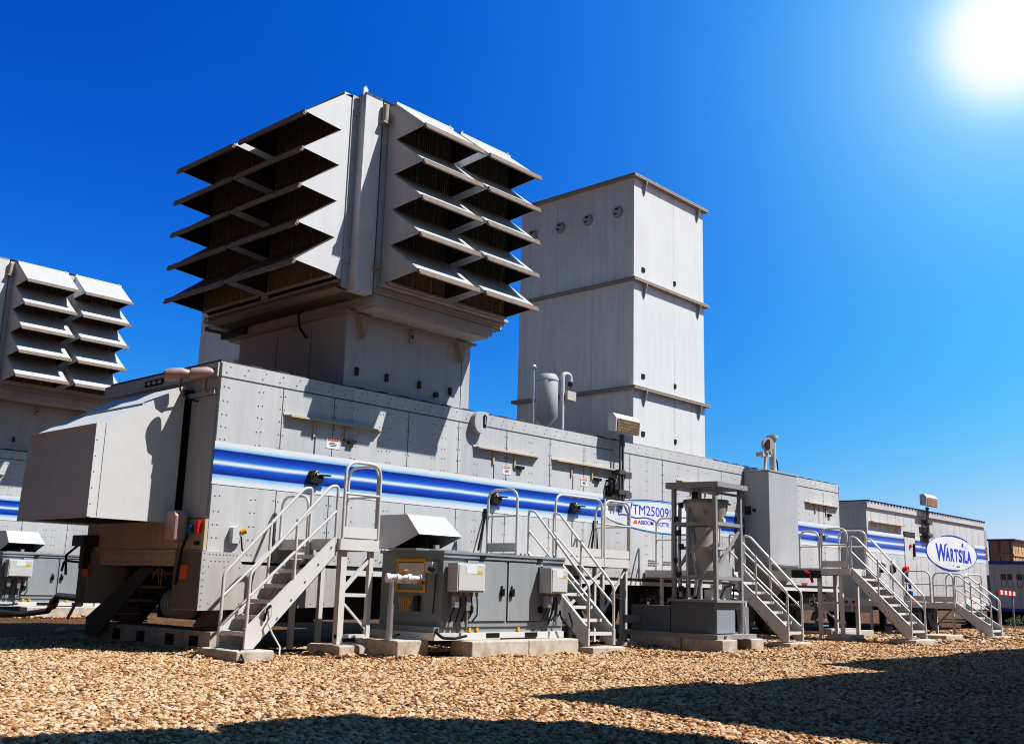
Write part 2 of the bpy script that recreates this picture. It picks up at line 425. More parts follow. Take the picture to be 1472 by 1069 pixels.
# pale aureole on the sun's own side, added to lift fill there
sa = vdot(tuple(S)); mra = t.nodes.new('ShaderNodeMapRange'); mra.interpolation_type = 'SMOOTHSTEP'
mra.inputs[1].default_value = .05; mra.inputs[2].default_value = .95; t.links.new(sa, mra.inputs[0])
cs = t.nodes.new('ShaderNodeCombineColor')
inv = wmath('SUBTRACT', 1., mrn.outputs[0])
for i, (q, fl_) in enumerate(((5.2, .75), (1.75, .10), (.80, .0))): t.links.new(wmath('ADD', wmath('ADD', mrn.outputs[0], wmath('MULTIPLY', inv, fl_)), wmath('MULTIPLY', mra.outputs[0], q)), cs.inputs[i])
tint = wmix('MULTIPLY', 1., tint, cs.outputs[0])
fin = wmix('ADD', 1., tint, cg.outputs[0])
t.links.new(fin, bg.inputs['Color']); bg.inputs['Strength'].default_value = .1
scene.view_settings.view_transform = 'Standard'; scene.view_settings.look = 'None'; scene.view_settings.exposure = 0
# gentle film-like contrast of the photograph
scene.view_settings.use_curve_mapping = True
cm = scene.view_settings.curve_mapping; cv = cm.curves[3]
for a, b in ((.05, .032), (.12, .092), (.20, .19), (.30, .34), (.50, .63), (.70, .85)): cv.points.new(a, b)
cm.update()
scene.cycles.use_denoising = True; scene.cycles.filter_width = 1.1
scene.cycles.max_bounces = 6; scene.cycles.diffuse_bounces = 3; scene.cycles.glossy_bounces = 2
scene.render.film_transparent = False

# ------------------------------------------------------------------ ground
def gz(x, y):
    return .012*math.sin(x*1.3+y*.7) + .012*math.sin(x*.6-y*1.7+1) + .008*math.sin(3.1*x+2.3*y)
def axis_steps():
    xs = [-400, -150, -60, -25]; x = -14.
    while x <= 34: xs.append(x); x += .5
    return xs + [45, 70, 150, 400]
def axis_y():
    ys = [-400, -150, -60, -25]; y = -14.
    while y <= 6: ys.append(y); y += .5
    return ys + [10, 20, 45, 120, 400]
mb = MB(); xs = axis_steps(); ys = axis_y()
vs = [(x, y, (gz(x, y) if -14 <= x <= 34 and -14 <= y <= 6 else 0) - .02) for y in ys for x in xs]
nx = len(xs)
mb._add(vs, [(j*nx+i, j*nx+i+1, (j+1)*nx+i+1, (j+1)*nx+i) for j in range(len(ys)-1) for i in range(nx-1)], True)
o = mb.build('ground', M['ground']); o['kind'] = 'structure'

def build_gravel():
    pts = []; rad = []
    rnd = random.Random(3)
    def cell(x0, x1, y0, y1, dens, r0, r1):
        n = int((x1-x0)*(y1-y0)*dens)
        for _ in range(n):
            x = rnd.uniform(x0, x1); y = rnd.uniform(y0, y1)
            r = r0 + (r1-r0)*rnd.random()**3.2
            pts.append((x, y, gz(x, y) - .02 + r*.18)); rad.append(r)
    step = 1.
    for i in range(-10, 34):
        for j in range(-13, 4):
            p = pix((i+.5, j+.5, 0))
            if p is None or not (-160 < p[0] < 1640) or p[1] > 1240: continue
            z = p[2]
            if j >= 0 and i > 1: continue
            if z < 11: cell(i, i+1, j, j+1, 3000, .006, .030)
            elif z < 16: cell(i, i+1, j, j+1, 1800, .0075, .030)
            elif z < 24: cell(i, i+1, j, j+1, 420, .013, .038)
            else: cell(i, i+1, j, j+1, 60, .025, .06)
    for (x0, x1, y0, y1) in PADS:
        n = int(((x1-x0)+(y1-y0))*2*150)
        for _ in range(n):
            q = rnd.random()*2*((x1-x0)+(y1-y0)); e = abs(rnd.gauss(0, .07))
            if q < x1-x0: x, y = x0+q, y0-e
            elif q < 2*(x1-x0): x, y = x0+q-(x1-x0), y1+e
            elif q < 2*(x1-x0)+(y1-y0): x, y = x0-e, y0+q-2*(x1-x0)
            else: x, y = x1+e, y0+q-2*(x1-x0)-(y1-y0)
            r = rnd.uniform(.008, .03); lump = .5+.5*math.sin(x*5.1+y*3.7)
            pts.append((x, y, gz(x, y) - .015 + max(0, .05*lump*(1-e/.14)))); rad.append(r)
    me = D.meshes.new('gravel'); me.from_pydata(pts, [], [])
    at = me.attributes.new('rad', 'FLOAT', 'POINT'); at.data.foreach_set('value', rad)
    o = D.objects.new('gravel', me); COL.objects.link(o); o['kind'] = 'stuff'; o['label'] = 'loose tan gravel stones covering the yard'; o['category'] = 'gravel'
    me.materials.append(M['stone'])
    g = D.node_groups.new('gravel', 'GeometryNodeTree')
    g.interface.new_socket('Geometry', in_out='INPUT', socket_type='NodeSocketGeometry')
    g.interface.new_socket('Geometry', in_out='OUTPUT', socket_type='NodeSocketGeometry')
    N = g.nodes.new; L = g.links.new
    gi = N('NodeGroupInput'); go = N('NodeGroupOutput')
    m2p = N('GeometryNodeMeshToPoints'); L(gi.outputs[0], m2p.inputs[0])
    join = N('GeometryNodeGeometryToInstance')
    for k in range(5):
        ico = N('GeometryNodeMeshIcoSphere'); ico.inputs['Radius'].default_value = 1.; ico.inputs['Subdivisions'].default_value = 2
        sp = N('GeometryNodeSetPosition'); L(ico.outputs[0], sp.inputs[0])
        nz = N('ShaderNodeTexNoise'); nz.noise_dimensions = '4D'; nz.inputs['W'].default_value = k*7.3; nz.inputs['Scale'].default_value = .95; nz.inputs['Detail'].default_value = 2.
        sb = N('ShaderNodeVectorMath'); sb.operation = 'SUBTRACT'; sb.inputs[1].default_value = (.5,.5,.5); L(nz.outputs['Color'], sb.inputs[0])
        sc = N('ShaderNodeVectorMath'); sc.operation = 'MULTIPLY'; sc.inputs[1].default_value = (1.6,1.6,1.3); L(sb.outputs[0], sc.inputs[0])
        L(sc.outputs[0], sp.inputs['Offset'])
        tr = N('GeometryNodeTransform'); tr.inputs['Scale'].default_value = (1.0, .8+.06*k, .62); L(sp.outputs[0], tr.inputs[0])
        L(tr.outputs[0], join.inputs[0])
    iop = N('GeometryNodeInstanceOnPoints'); L(m2p.outputs[0], iop.inputs['Points']); L(join.outputs[0], iop.inputs['Instance'])
    iop.inputs['Pick Instance'].default_value = True
    ri = N('FunctionNodeRandomValue'); ri.data_type = 'INT'; ri.inputs[4].default_value = 0; ri.inputs[5].default_value = 4; L(ri.outputs[2], iop.inputs['Instance Index'])
    rv = N('FunctionNodeRandomValue'); rv.data_type = 'FLOAT_VECTOR'; rv.inputs[0].default_value = (-.6,-.6,0); rv.inputs[1].default_value = (.6,.6,6.28)
    L(rv.outputs[0], iop.inputs['Rotation'])
    na = N('GeometryNodeInputNamedAttribute'); na.data_type = 'FLOAT'; na.inputs['Name'].default_value = 'rad'
    L(na.outputs[0], iop.inputs['Scale'])
    sm = N('GeometryNodeSetMaterial'); sm.inputs['Material'].default_value = M['stone']; L(iop.outputs[0], sm.inputs[0]); L(sm.outputs[0], go.inputs[0])
    md = o.modifiers.new('stones', 'NODES'); md.node_group = g

# ------------------------------------------------------------------ the turbine trailer
L_T, W_T, H_T = 20.2, 3.5, 4.1
def wheel(th, x, y, r=.5, wd=.28):
    m = MB(); m.tube([(x, y, r), (x, y+.05, r), (x, y+wd-.05, r), (x, y+wd, r)], [r-.06, r, r, r-.06], 28)
    wo = th.part('wheel', m, M['tyre'])
    m = MB(); m.cyl((x, y-.01, r), (x, y+.04, r), r*.56, n=24); m.cyl((x, y-.05, r), (x, y, r), r*.2, n=16)
    for k in range(8):
        a = k*math.pi/4; m.cyl((x+.19*math.cos(a), y-.025, r+.19*math.sin(a)), (x+.19*math.cos(a), y, r+.19*math.sin(a)), .02, n=6)
    th.part('rim', m, M['dark'], wo)
def sticker(th, x0, z0, w_, h, parent=None):
    m = MB(); m.quad((x0, -.006, z0), (x0+w_, -.006, z0), (x0+w_, -.006, z0+h), (x0, -.006, z0+h))
    m.m = 1; m.quad((x0+.03*w_/.25, -.009, z0+h*.68), (x0+w_*.9, -.009, z0+h*.68), (x0+w_*.9, -.009, z0+h*.93), (x0+.03*w_/.25, -.009, z0+h*.93))
    m.m = 2
    for k, (a, b) in enumerate(((.3,.62),(.22,.8),(.3,.75))):
        z = z0+h*(.50-.14*k); m.quad((x0+w_*a, -.009, z), (x0+w_*b, -.009, z), (x0+w_*b, -.009, z+h*.06), (x0+w_*a, -.009, z+h*.06))
    m.m = 3
    for k in range(5):
        xx = x0+w_*(.2+.12*k); m.quad((xx, -.011, z0+h*.75), (xx+w_*.07, -.011, z0+h*.75), (xx+w_*.07, -.011, z0+h*.86), (xx, -.011, z0+h*.86))
    return th.part('warning_sticker', m, [M['stickerw'], M['stickero'], M['txtgrey'], M['stickerw']], parent)
def latch(th, x, z):
    m = MB(); m.prism([(x-.10, z-.09), (x-.08, z+.08), (x-.01, z+.10), (x+.02, z+.03), (x+.14, z+.02), (x+.14, z-.06), (x+.08, z-.10)], 'y', -.10, -.004)
    m.bar((x+.05, -.11, z+.03), (x+.26, -.12, z+.035), .03, .025)
    m.m = 1; m.tube([(x-.06, -.11, z+.02), (x-.02, -.13, z+.08), (x+.04, -.11, z+.06)], .012, 6)
    return th.part('door_latch', m, [M['dark'], M['brass']])

def build_trailer():
    th = Thing('turbine_trailer', 'long pale grey turbine trailer with blue stripe and oval logo, nearest in the yard', 'trailer', (0,0,0), 'turbine generator trailers')
    rnd = random.Random(11)
    m = MB(); m.box(0, L_T, 0, W_T, 1.25, H_T)
    m.m = 1
    # joints: thin dark strips a touch proud
    def vs(x, z0, z1, wd=.012): m.box(x-wd/2, x+wd/2, -.003, .002, z0, z1)
    for x in (1.11, 2.09, 3.68, 4.88, 6.15, 7.41, 8.48, 10.06, 11.30, 12.77, 13.8, 17.4, 19.2): vs(x, 1.27, 3.87)
    for a, b in ((0, 5.12), (5.55, 9.5), (9.85, 14.8), (16.6, 20.2)): m.box(a, b, -.004, .002, 3.87, 3.888)
    m.box(0, .02, -.003, .002, 1.27, 4.08); m.box(20.18, 20.2, -.003, .002, 1.27, 4.08)
    for x in (1.75, 5.82, 8.13, 12.6, 18.9): vs(x, 1.27, 3.42, .026)
    m.m = 2
    def col(x, z0=1.35, z1=3.80, dz=.2, pair=.075):
        z = z0
        while z < z1:
            zz = z + rnd.uniform(-.02, .02)
            if not (2.34 < zz < 2.9) or rnd.random() < .5:
                m.rivet_y(x, -.003, zz); 
                if pair: m.rivet_y(x+pair, -.003, zz+rnd.uniform(-.01, .01))
            z += dz
    for x in (.08, .68, 1.07, 2.05, 2.48, 3.04, 3.22, 3.64, 4.25, 4.48, 4.85, 5.3, 6.1, 6.8, 7.37, 8.44, 8.83, 9.6, 10.03, 10.66, 11.27, 11.9, 12.3, 13.1, 13.9, 14.4, 17.0, 17.7, 18.3, 19.16, 19.8): col(x)
    x = .1
    while x < 20.1:
        if not (14.84 < x < 16.35): m.rivet_y(x, -.003, 3.95); m.rivet_y(x+.06, -.003, 4.04)
        if 1.2 < x: m.rivet_y(x, -.003, 1.32)
        x += .31
    body = th.part('body', m, [M['trailer'], M['seam'], M['rivet']])
    # roof: shallow cap set back from the edge
    m = MB(); m.box(.03, L_T-.03, .06, W_T-.06, H_T, H_T+.03)
    x = .0
    while x < 20: m.box(x+.05, x+.25, .08, W_T-.08, H_T+.03, H_T+.05); x += .5
    th.part('roof', m, M['roofgrey'])
    # printed stripe
    m = MB()
    for a, b in ((0.003, 9.18), (13.62, 20.197)): m.quad((a, -.006, 2.32), (b, -.006, 2.32), (b, -.006, 2.935), (a, -.006, 2.935))
    th.part('stripe', m, M['stripe'])
    # oval logo
    cx, cz, rx, rz = 11.4, 2.60, 2.34, .345
    m = MB(); n = 64
    m.poly([(cx+rx*math.cos(2*math.pi*k/n), -.0085, cz+rz*math.sin(2*math.pi*k/n)) for k in range(n)])
    m.m = 1
    def arcband(a0, a1, r0, r1, y):
        k0 = 24
        for k in range(k0):
            p = a0+(a1-a0)*k/k0; q = a0+(a1-a0)*(k+1)/k0
            tw = math.sin(math.pi*(k+.0)/k0); tw2 = math.sin(math.pi*(k+1)/k0)
            f = lambda an, s_: (cx+rx*s_*math.cos(an), y, cz+rz*s_*math.sin(an))
            m.quad(f(p, r0), f(q, r0), f(q, r0+(r1-r0)*max(.15, tw2)), f(p, r0+(r1-r0)*max(.15, tw)))
    arcband(R(150), R(45), .975, 1.03, -.011)
    m.m = 2
    arcband(R(215), R(325), .97, 1.04, -.011); arcband(R(150), R(60), .90, .95, -.011)
    lg = th.part('logo_oval', m, [M['oval'], M['navy'], plain('print sky blue', (.10,.32,.60), .4)])
    m = MB()
    # stylised mark before the letters, then the model number with its underline swoosh
    for a, b in (((9.66, 2.56), (9.68, 2.78)), ((9.68, 2.78), (9.86, 2.78)), ((9.83, 2.79), (9.96, 2.60)), ((9.96, 2.82), (10.06, 2.62)), ((10.06, 2.62), (10.14, 2.84)), ((9.74, 2.66), (9.74, 2.77))):
        m.bar((a[0], -.013, a[1]), (b[0], -.013, b[1]), .006, .034, (0,1,0)) if False else m.prism([(a[0]-.018, a[1]), (a[0]+.018, a[1]), (b[0]+.018, b[1]), (b[0]-.018, b[1])], 'y', -.013, -.0095) if abs(a[1]-b[1]) > .05 else m.box(a[0], b[0], -.013, -.0095, a[1]-.018, a[1]+.018)
    add_text(m, 'TM25009|', .30, 10.16, -.011, 2.60, bold=.0, width=1.44)
    pr = None
    for k in range(15):
        x = 9.66 + 1.35*k/14; z = 2.545 + .018*math.sin(k*.75) - .03*(k/14)**2
        if pr: m.prism([(pr[0], pr[1]-.012), (x, z-.012), (x, z+.012), (pr[0], pr[1]+.012)], 'y', -.013, -.0095)
        pr = (x, z)
    add_text(m, 'ASSOCIM SOCITTE', .12, 10.36, -.011, 2.40, bold=.002, width=1.18)
    m.m = 1; m.prism([(10.18, 2.395), (10.33, 2.40), (10.29, 2.50), (10.24, 2.44), (10.22, 2.48)], 'y', -.013, -.0095)
    th.part('lettering', m, [M['navy'], M['stickero']], lg)
    for x, z, ws in ((10.74, 1.62, (.28, .38, .36)), (11.3, 1.61, (.3, .28))):
        m = MB()
        for k, q in enumerate(ws):
            z2 = z - .05*k; xx = x
            while xx < x+q:
                l = rnd.uniform(.03, .08); m.quad((xx, -.006, z2), (xx+l, -.006, z2), (xx+l, -.006, z2+.028), (xx, -.006, z2+.028)); xx += l+.015
        th.part('small_print', m, M['txtgrey'])
    # door canopies
    for a, b in ((1.13, 3.08), (5.24, 7.06), (7.45, 9.52), (11.85, 13.82), (18.06, 20.1)):
        m = MB(); m.prism([(a, 0), (b, 0), (b-.09, -.095), (a+.09, -.095)], 'z', 3.458, 3.475)
        m.box(a+.085, b-.085, -.098, -.088, 3.445, 3.46); m.m = 1; m.box(a, b, -.012, 0, 3.475, 3.50)
        m.m = 0
        for q in (.3, .62): m.box(a+(b-a)*q-.02, a+(b-a)*q+.02, -.03, 0, 3.2, 3.45)
        th.part('door_canopy', m, [M['endtan'], M['trailer']])
    for x in (1.75, 5.82, 8.13, 18.9): latch(th, x, 2.58)
    for x in (2.42, 6.5, 8.9, 19.5):
        m = MB(); m.box(x-.12, x+.12, -.05, -.003, 3.21, 3.24); m.box(x-.03, x+.09, -.07, -.003, 3.18, 3.21)
        th.part('door_handle', m, M['dark'])
    for x, z, w_, h in ((1.97, 3.06, .26, .18), (6.05, 3.05, .24, .17), (8.38, 3.04, .22, .16), (19.33, 3.12, .22, .12)): sticker(th, x, z, w_, h)
    # big lifting bracket near the roof and a black one lower down
    m = MB(); cx, cz = 5.34, 3.94; pts = [(cx+.17, cz+.17), (cx-.02, cz+.17)] + [(cx-.02+.17*math.cos(a), cz-.03+.2*math.sin(a)) for a in [R(q) for q in range(110, 361, 20)]] 
    m.prism(pts, 'y', -.13, .0); m.m = 1
    m.prism([(cx+.03, cz-.12), (cx+.11, cz-.12), (cx+.12, cz+.09), (cx+.07, cz+.13), (cx+.02, cz+.09)], 'y', -.136, -.128)
    m.m = 0; m.prism([(cx+.055, cz-.06), (cx+.075, cz-.06), (cx+.075, cz+.08), (cx+.055, cz+.08)], 'y', -.15, -.134)
    th.part('lifting_bracket', m, [M['trailer'], M['black']], bevel=.01)
    m = MB(); cx, cz = 9.32, 3.10
    m.tube(fillet([(cx-.08, -.0, cz+.12), (cx-.08, -.12, cz+.12), (cx-.1, -.12, cz-.12), (cx-.1, 0, cz-.12)], .06), .025, 8); m.tube(fillet([(cx+.02, 0, cz+.17), (cx+.04, -.12, cz+.17), (cx+.03, -.12, cz-.14), (cx+.02, 0, cz-.16)], .06), .03, 8)
    m.box(cx-.1, cx+.06, -.03, 0, cz-.2, cz+.02)
    th.part('grab_handle', m, M['black'])
    for x in (10.92, 17.8):
        m = MB(); m.box(x, x+.27, -.02, 0, 1.265, 1.315); th.part('reflector', m, M['red'])
    for x in (5.50, 8.72):   # door stays leaning on the wall
        m = MB(); m.bar((x+.12, -.03, 2.33), (x-.12, -.10, 1.62), .03); m.bar((x+.14, -.03, 2.33), (x+.10, -.12, 1.62), .03); m.box(x+.08, x+.18, -.05, 0, 2.31, 2.37)
        th.part('door_stay', m, M['black'])
    # outlet with plug
    m = MB(); m.prism([(.36, 1.50), (.48, 1.50), (.50, 1.72), (.44, 1.75), (.36, 1.72)], 'y', -.10, 0); m.m = 1; m.cyl((.50, -.08, 1.66), (.56, -.12, 1.69), .045, n=12); m.m = 2; m.tube([(.5, -.1, 1.6), (.49, -.14, 1.5), (.53, -.1, 1.42), (.6, -.05, 1.38)], .012, 6)
    th.part('power_outlet', m, [M['boxgrey'], M['yellow'], M['black']])
    # lower side skirt at the near end
    m = MB(); prof = [(-.10, .56), (2.30, .62), (2.30, 1.20), (.56, 1.21), (.46, 1.37), (-.10, 1.37)]
    m.prism(prof, 'y', -.09, .62); m.m = 1
    for k in range(9): m.rivet_y(-.06, -.09, .62+.09*k); m.rivet_y(.02+.055*k, -.09, 1.33); m.rivet_y(.02+.25*k, -.09, 1.16); m.rivet_y(.05+.25*k, -.09, .66)
    for k in range(5): m.rivet_y(.05+.07*k, -.09, 1.24)
    m.m = 2; m.box(-.106, -.10, -.085, .62, .57, 1.36)
    sk = th.part('side_skirt', m, [M['trailer'], M['rivet'], M['endbrown']])
    m = MB(); m.box(-.10, 2.30, 3.28, 3.59, .56, 1.37); m.m = 1; m.box(-.106, -.10, 3.29, 3.58, .57, 1.36); th.part('side_skirt', m, [M['trailer'], M['endbrown']])
    for y in (.22, 3.2):
        m = MB(); m.box(-.125, -.10, y, y+.2, .98, 1.18); m.m = 1; m.box(-.13, -.125, y+.03, y+.17, 1.0, 1.16)
        th.part('marker_light', m, [M['stickero'], M['orange']])
    # bottom rail
    m = MB(); m.box(2.3, L_T, .0, .09, 1.185, 1.25); m.m = 1; m.box(2.3, L_T, -.025, .07, 1.10, 1.185)
    m.m = 0; m.box(2.3, L_T, W_T-.09, W_T, 1.1, 1.25)
    th.part('bottom_rail', m, [M['dark'], M['alu']])
    # chassis, and black boxes added to keep the underfloor dark
    m = MB()
    for y in (.85, 2.45): m.box(.2, L_T-.1, y, y+.16, .84, 1.24)
    x = .6
    while x < L_T: m.box(x, x+.1, .1, 3.4, 1.05, 1.22); x += 1.1
    for a, b, z0 in ((.95, 2.45, .36), (2.5, 4.2, .40), (4.5, 6.2, .5), (8.6, 9.4, .62), (9.5, 11.2, .55)): m.box(a, b, .66, 2.86, z0, 1.1)
    th.part('chassis', m, M['chassis'])
    for k in range(26):
        x = rnd.uniform(6.3, 20); z = rnd.uniform(.72, 1.0); s_ = rnd.uniform(.05, .16)
        m = MB(); m.box(x, x+s_, .1, .3, z-s_*.6, z+s_*.6); m.m = 1; m.cyl((x+s_*.5, .1, z), (x+s_*.5, .04, z-.02), s_*.3, n=8)
        th.part('service_fitting', m, [M[rnd.choice(('whitep', 'frame', 'frame', 'dark', 'alu'))], M['dark']])
    for k in range(10):
        x = rnd.uniform(6.3, 19); m = MB(); m.tube(fillet([(x, .12, 1.08), (x+.2, .08, .8), (x+.5, .1, .72), (x+.8, .12, 1.08)], .2), .018, 6)
        th.part('air_line', m, M['black'])
    for x in (13.0, 14.3, 15.6, 16.9, 18.2):
        for y in (.42, 2.8): wheel(th, x, y)
    for x in (.5, 6.4, 11.8, 19.6):
        for y in (.45, 2.9):
            m = MB(); m.box(x-.07, x+.07, y-.07, y+.07, .2, 1.2); m.box(x-.2, x+.2, y-.2, y+.2, .17, .2) if x > 1 else m.box(x-.2, x+.2, y-.2, y+.2, .29, .31)
            m.prism([(x-.26, .32), (x+.26, .32), (x+.09, .56), (x-.09, .56)], 'y', y-.12, y+.12)
            th.part('jack_leg', m, M['frame'] if x > 1 else M['endbrown'])
    # near end wall: recess, posts, beams
    m = MB(); m.m = 0
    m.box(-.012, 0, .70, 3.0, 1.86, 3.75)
    m.m = 1; m.box(-.05, 0, .05, 3.45, 3.62, 3.68); m.box(-.04, 0, 0.02, 3.48, 3.88, 4.08); m.box(-.02, 0, .03, .69, 1.84, 3.6); m.box(-.02, 0, 3.07, 3.47, 1.84, 3.6)
    m.m = 0; m.box(-.06, 0, 1.55, 2.1, 3.93, 4.02)
    for k in range(3): m.m = 1; m.box(-.065, -.06, 1.6+.16*k, 1.7+.16*k, 3.95, 4.0)
    th.part('end_wall', m, [M['blackgap'], M['trailer']])
    m = MB(); m.box(-.08, .0, .62, 2.88, 1.40, 1.80); m.box(-.10, .0, .62, 2.88, 1.16, 1.395); m.box(-.09, 0, .62, 2.88, 1.80, 1.85)
    m.box(-.05, 0, -.02, .62, 1.38, 1.82); m.box(-.05, 0, 2.88, 3.52, 1.38, 1.82)
    m.m = 1
    for k in range(22):
        y = .70+.1*k
        m.rivet_x(-.10, y, 1.34); m.rivet_x(-.10, y+.03, 1.21); m.rivet_x(-.09, y, 1.825)
    for y in (.95, 1.5, 2.05, 2.6):
        for k in range(4): m.rivet_x(-.08, y, 1.45+.09*k)
    m.m = 0
    for y in (1.4, 2.3): m.box(-.09, -.08, y, y+.05, 1.42, 1.78)
    th.part('end_beam', m, [M['endtan'], M['rivet']])
    # ventilation hood bolted on the end
    m = MB(); y0, y1 = .74, 2.98
    A = [(-1.42, 1.77), (-1.38, 3.04), (-.14, 3.79), (-.12, 3.79), (-.12, 1.77)]
    def pt(p, y): return (p[0], y, p[1])
    for y, rev in ((y0, False), (y1, True)):
        q = [pt(p, y) for p in A]; m.poly(q[::-1] if not rev else q)
    for i in range(3):
        a, b = A[i], A[i+1]; m.quad(pt(a, y0), pt(b, y0), pt(b, y1), pt(a, y1))
    m.m = 1; m.quad((-1.40, y0+.01, 1.80), (-.13, y0+.01, 1.80), (-.13, y1-.01, 1.80), (-1.40, y1-.01, 1.80))
    for yy in (y0+.15, y1-.25): m.box(-.12, 0, yy, yy+.1, 1.9, 3.7)
    m.m = 0
    m.m = 2; m.box(-1.275, -1.268, y0-.003, y0+.0, 1.79, 3.08); m.m = 0; m.box(-.16, -.12, y0-.012, y0, 1.78, 3.76); m.box(-1.415, -1.36, y0-.015, y0+.0, 1.78, 3.03); m.box(-1.43, -1.41, y0+.02, y1-.02, 1.765, 1.785)
    m.bar((-1.395, y0, 3.05), (-1.395, y1, 3.05), .03, .03); m.bar((-.75, y0+.0, 3.43), (-.75, y1, 3.43), .03, .025)
    m.m = 2
    for k in range(5): m.rivet_y(-1.385, y0-.015, 1.95+.22*k)
    th.part('end_hood', m, [M['hoodlight'], M['black'], M['rivet']])
    for i, (y, x) in enumerate(((.52, -.32), (.16, -.12))):
        m = MB(); m.tube([(x-.16, y+.16, 3.90), (x-.13, y+.13, 3.90), (x, y, 3.93), (x+.10, y-.06, 3.93)], [.085, .095, .085, .05], 16)
        lo = th.part('flood_lamp', m, M['rusty'])
        m = MB(); m.cyl((x-.17, y+.17, 3.899), (x-.155, y+.155, 3.90), .07, n=16); m.tube([(x, y, 3.85), (x+.02, y+.05, 3.7), (x+.12, y+.12, 3.62)], .014, 6); th.part('lens', m, M['lampglass'], lo)
    m = MB(); m.tube(fillet([(-.02, .62, 3.70), (-.2, .7, 3.72), (-.14, .6, 3.58), (-.02, .5, 3.55)], .08), .014, 6); th.part('cable', m, M['black'])
    # rounded covered lamp box with plugs below it
    m = MB(); m.prism([(.36, 1.50), (.64, 1.50), (.66, 1.86), (.60, 1.94), (.42, 1.94), (.36, 1.86)], 'x', -.30, -.10)
    th.part('covered_box', m, M['rusty'], bevel=.03)
    m = MB(); m.box(-.12, -.03, .05, .14, 1.62, 1.80); m.m = 1; m.cyl((-.15, .24, 1.68), (-.05, .24, 1.68), .06, n=14); m.m = 2; m.tube([(-.12, .3, 1.6), (-.16, .35, 1.4), (-.14, .45, 1.1), (-.13, .5, .9)], .02, 6); m.cyl((-.12, .1, 1.48), (-.06, .1, 1.48), .03, n=10)
    th.part('power_plug', m, [M['red'], M['blue'], M['black']])
    m = MB(); m.box(-.3, -.05, 3.1, 3.5, 1.45, 1.62); m.box(-.22, -.1, 3.22, 3.36, 1.1, 1.5); m.tube([(-.2, 3.4, 1.5), (-.35, 3.55, 1.3), (-.3, 3.6, 1.0)], .02, 6); m.tube(fillet([(-.1, 3.6, 1.2), (-.3, 3.7, 1.22), (-.32, 3.72, 1.05)], .06), .018, 6)
    th.part('towing_gear', m, M['dark'])
    # air reel under the corner
    m = MB(); m.tube([(.25, .75, .62), (.3, 1.0, .62), (.3, 1.35, .66)], [.19, .2, .14], 18)
    for k in range(5): m.tube([(.26+.005*k, .78+.1*k, .62), (.26+.005*k, .82+.1*k, .62)], .21, 18)
    m.m = 1; m.tube(arc((-.02, 1.15, .92), .2, R(20), R(160), (0,1,0), (0,0,1), 8), .012, 6); m.bar((-.02, 1.15, .9), (-.02, 1.2, 1.12), .015); m.bar((-.02, 1.1, .84), (-.02, 1.08, 1.12), .015)
    th.part('air_reel', m, [M['frame'], M['brass']])
    return th
trailer = build_trailer()

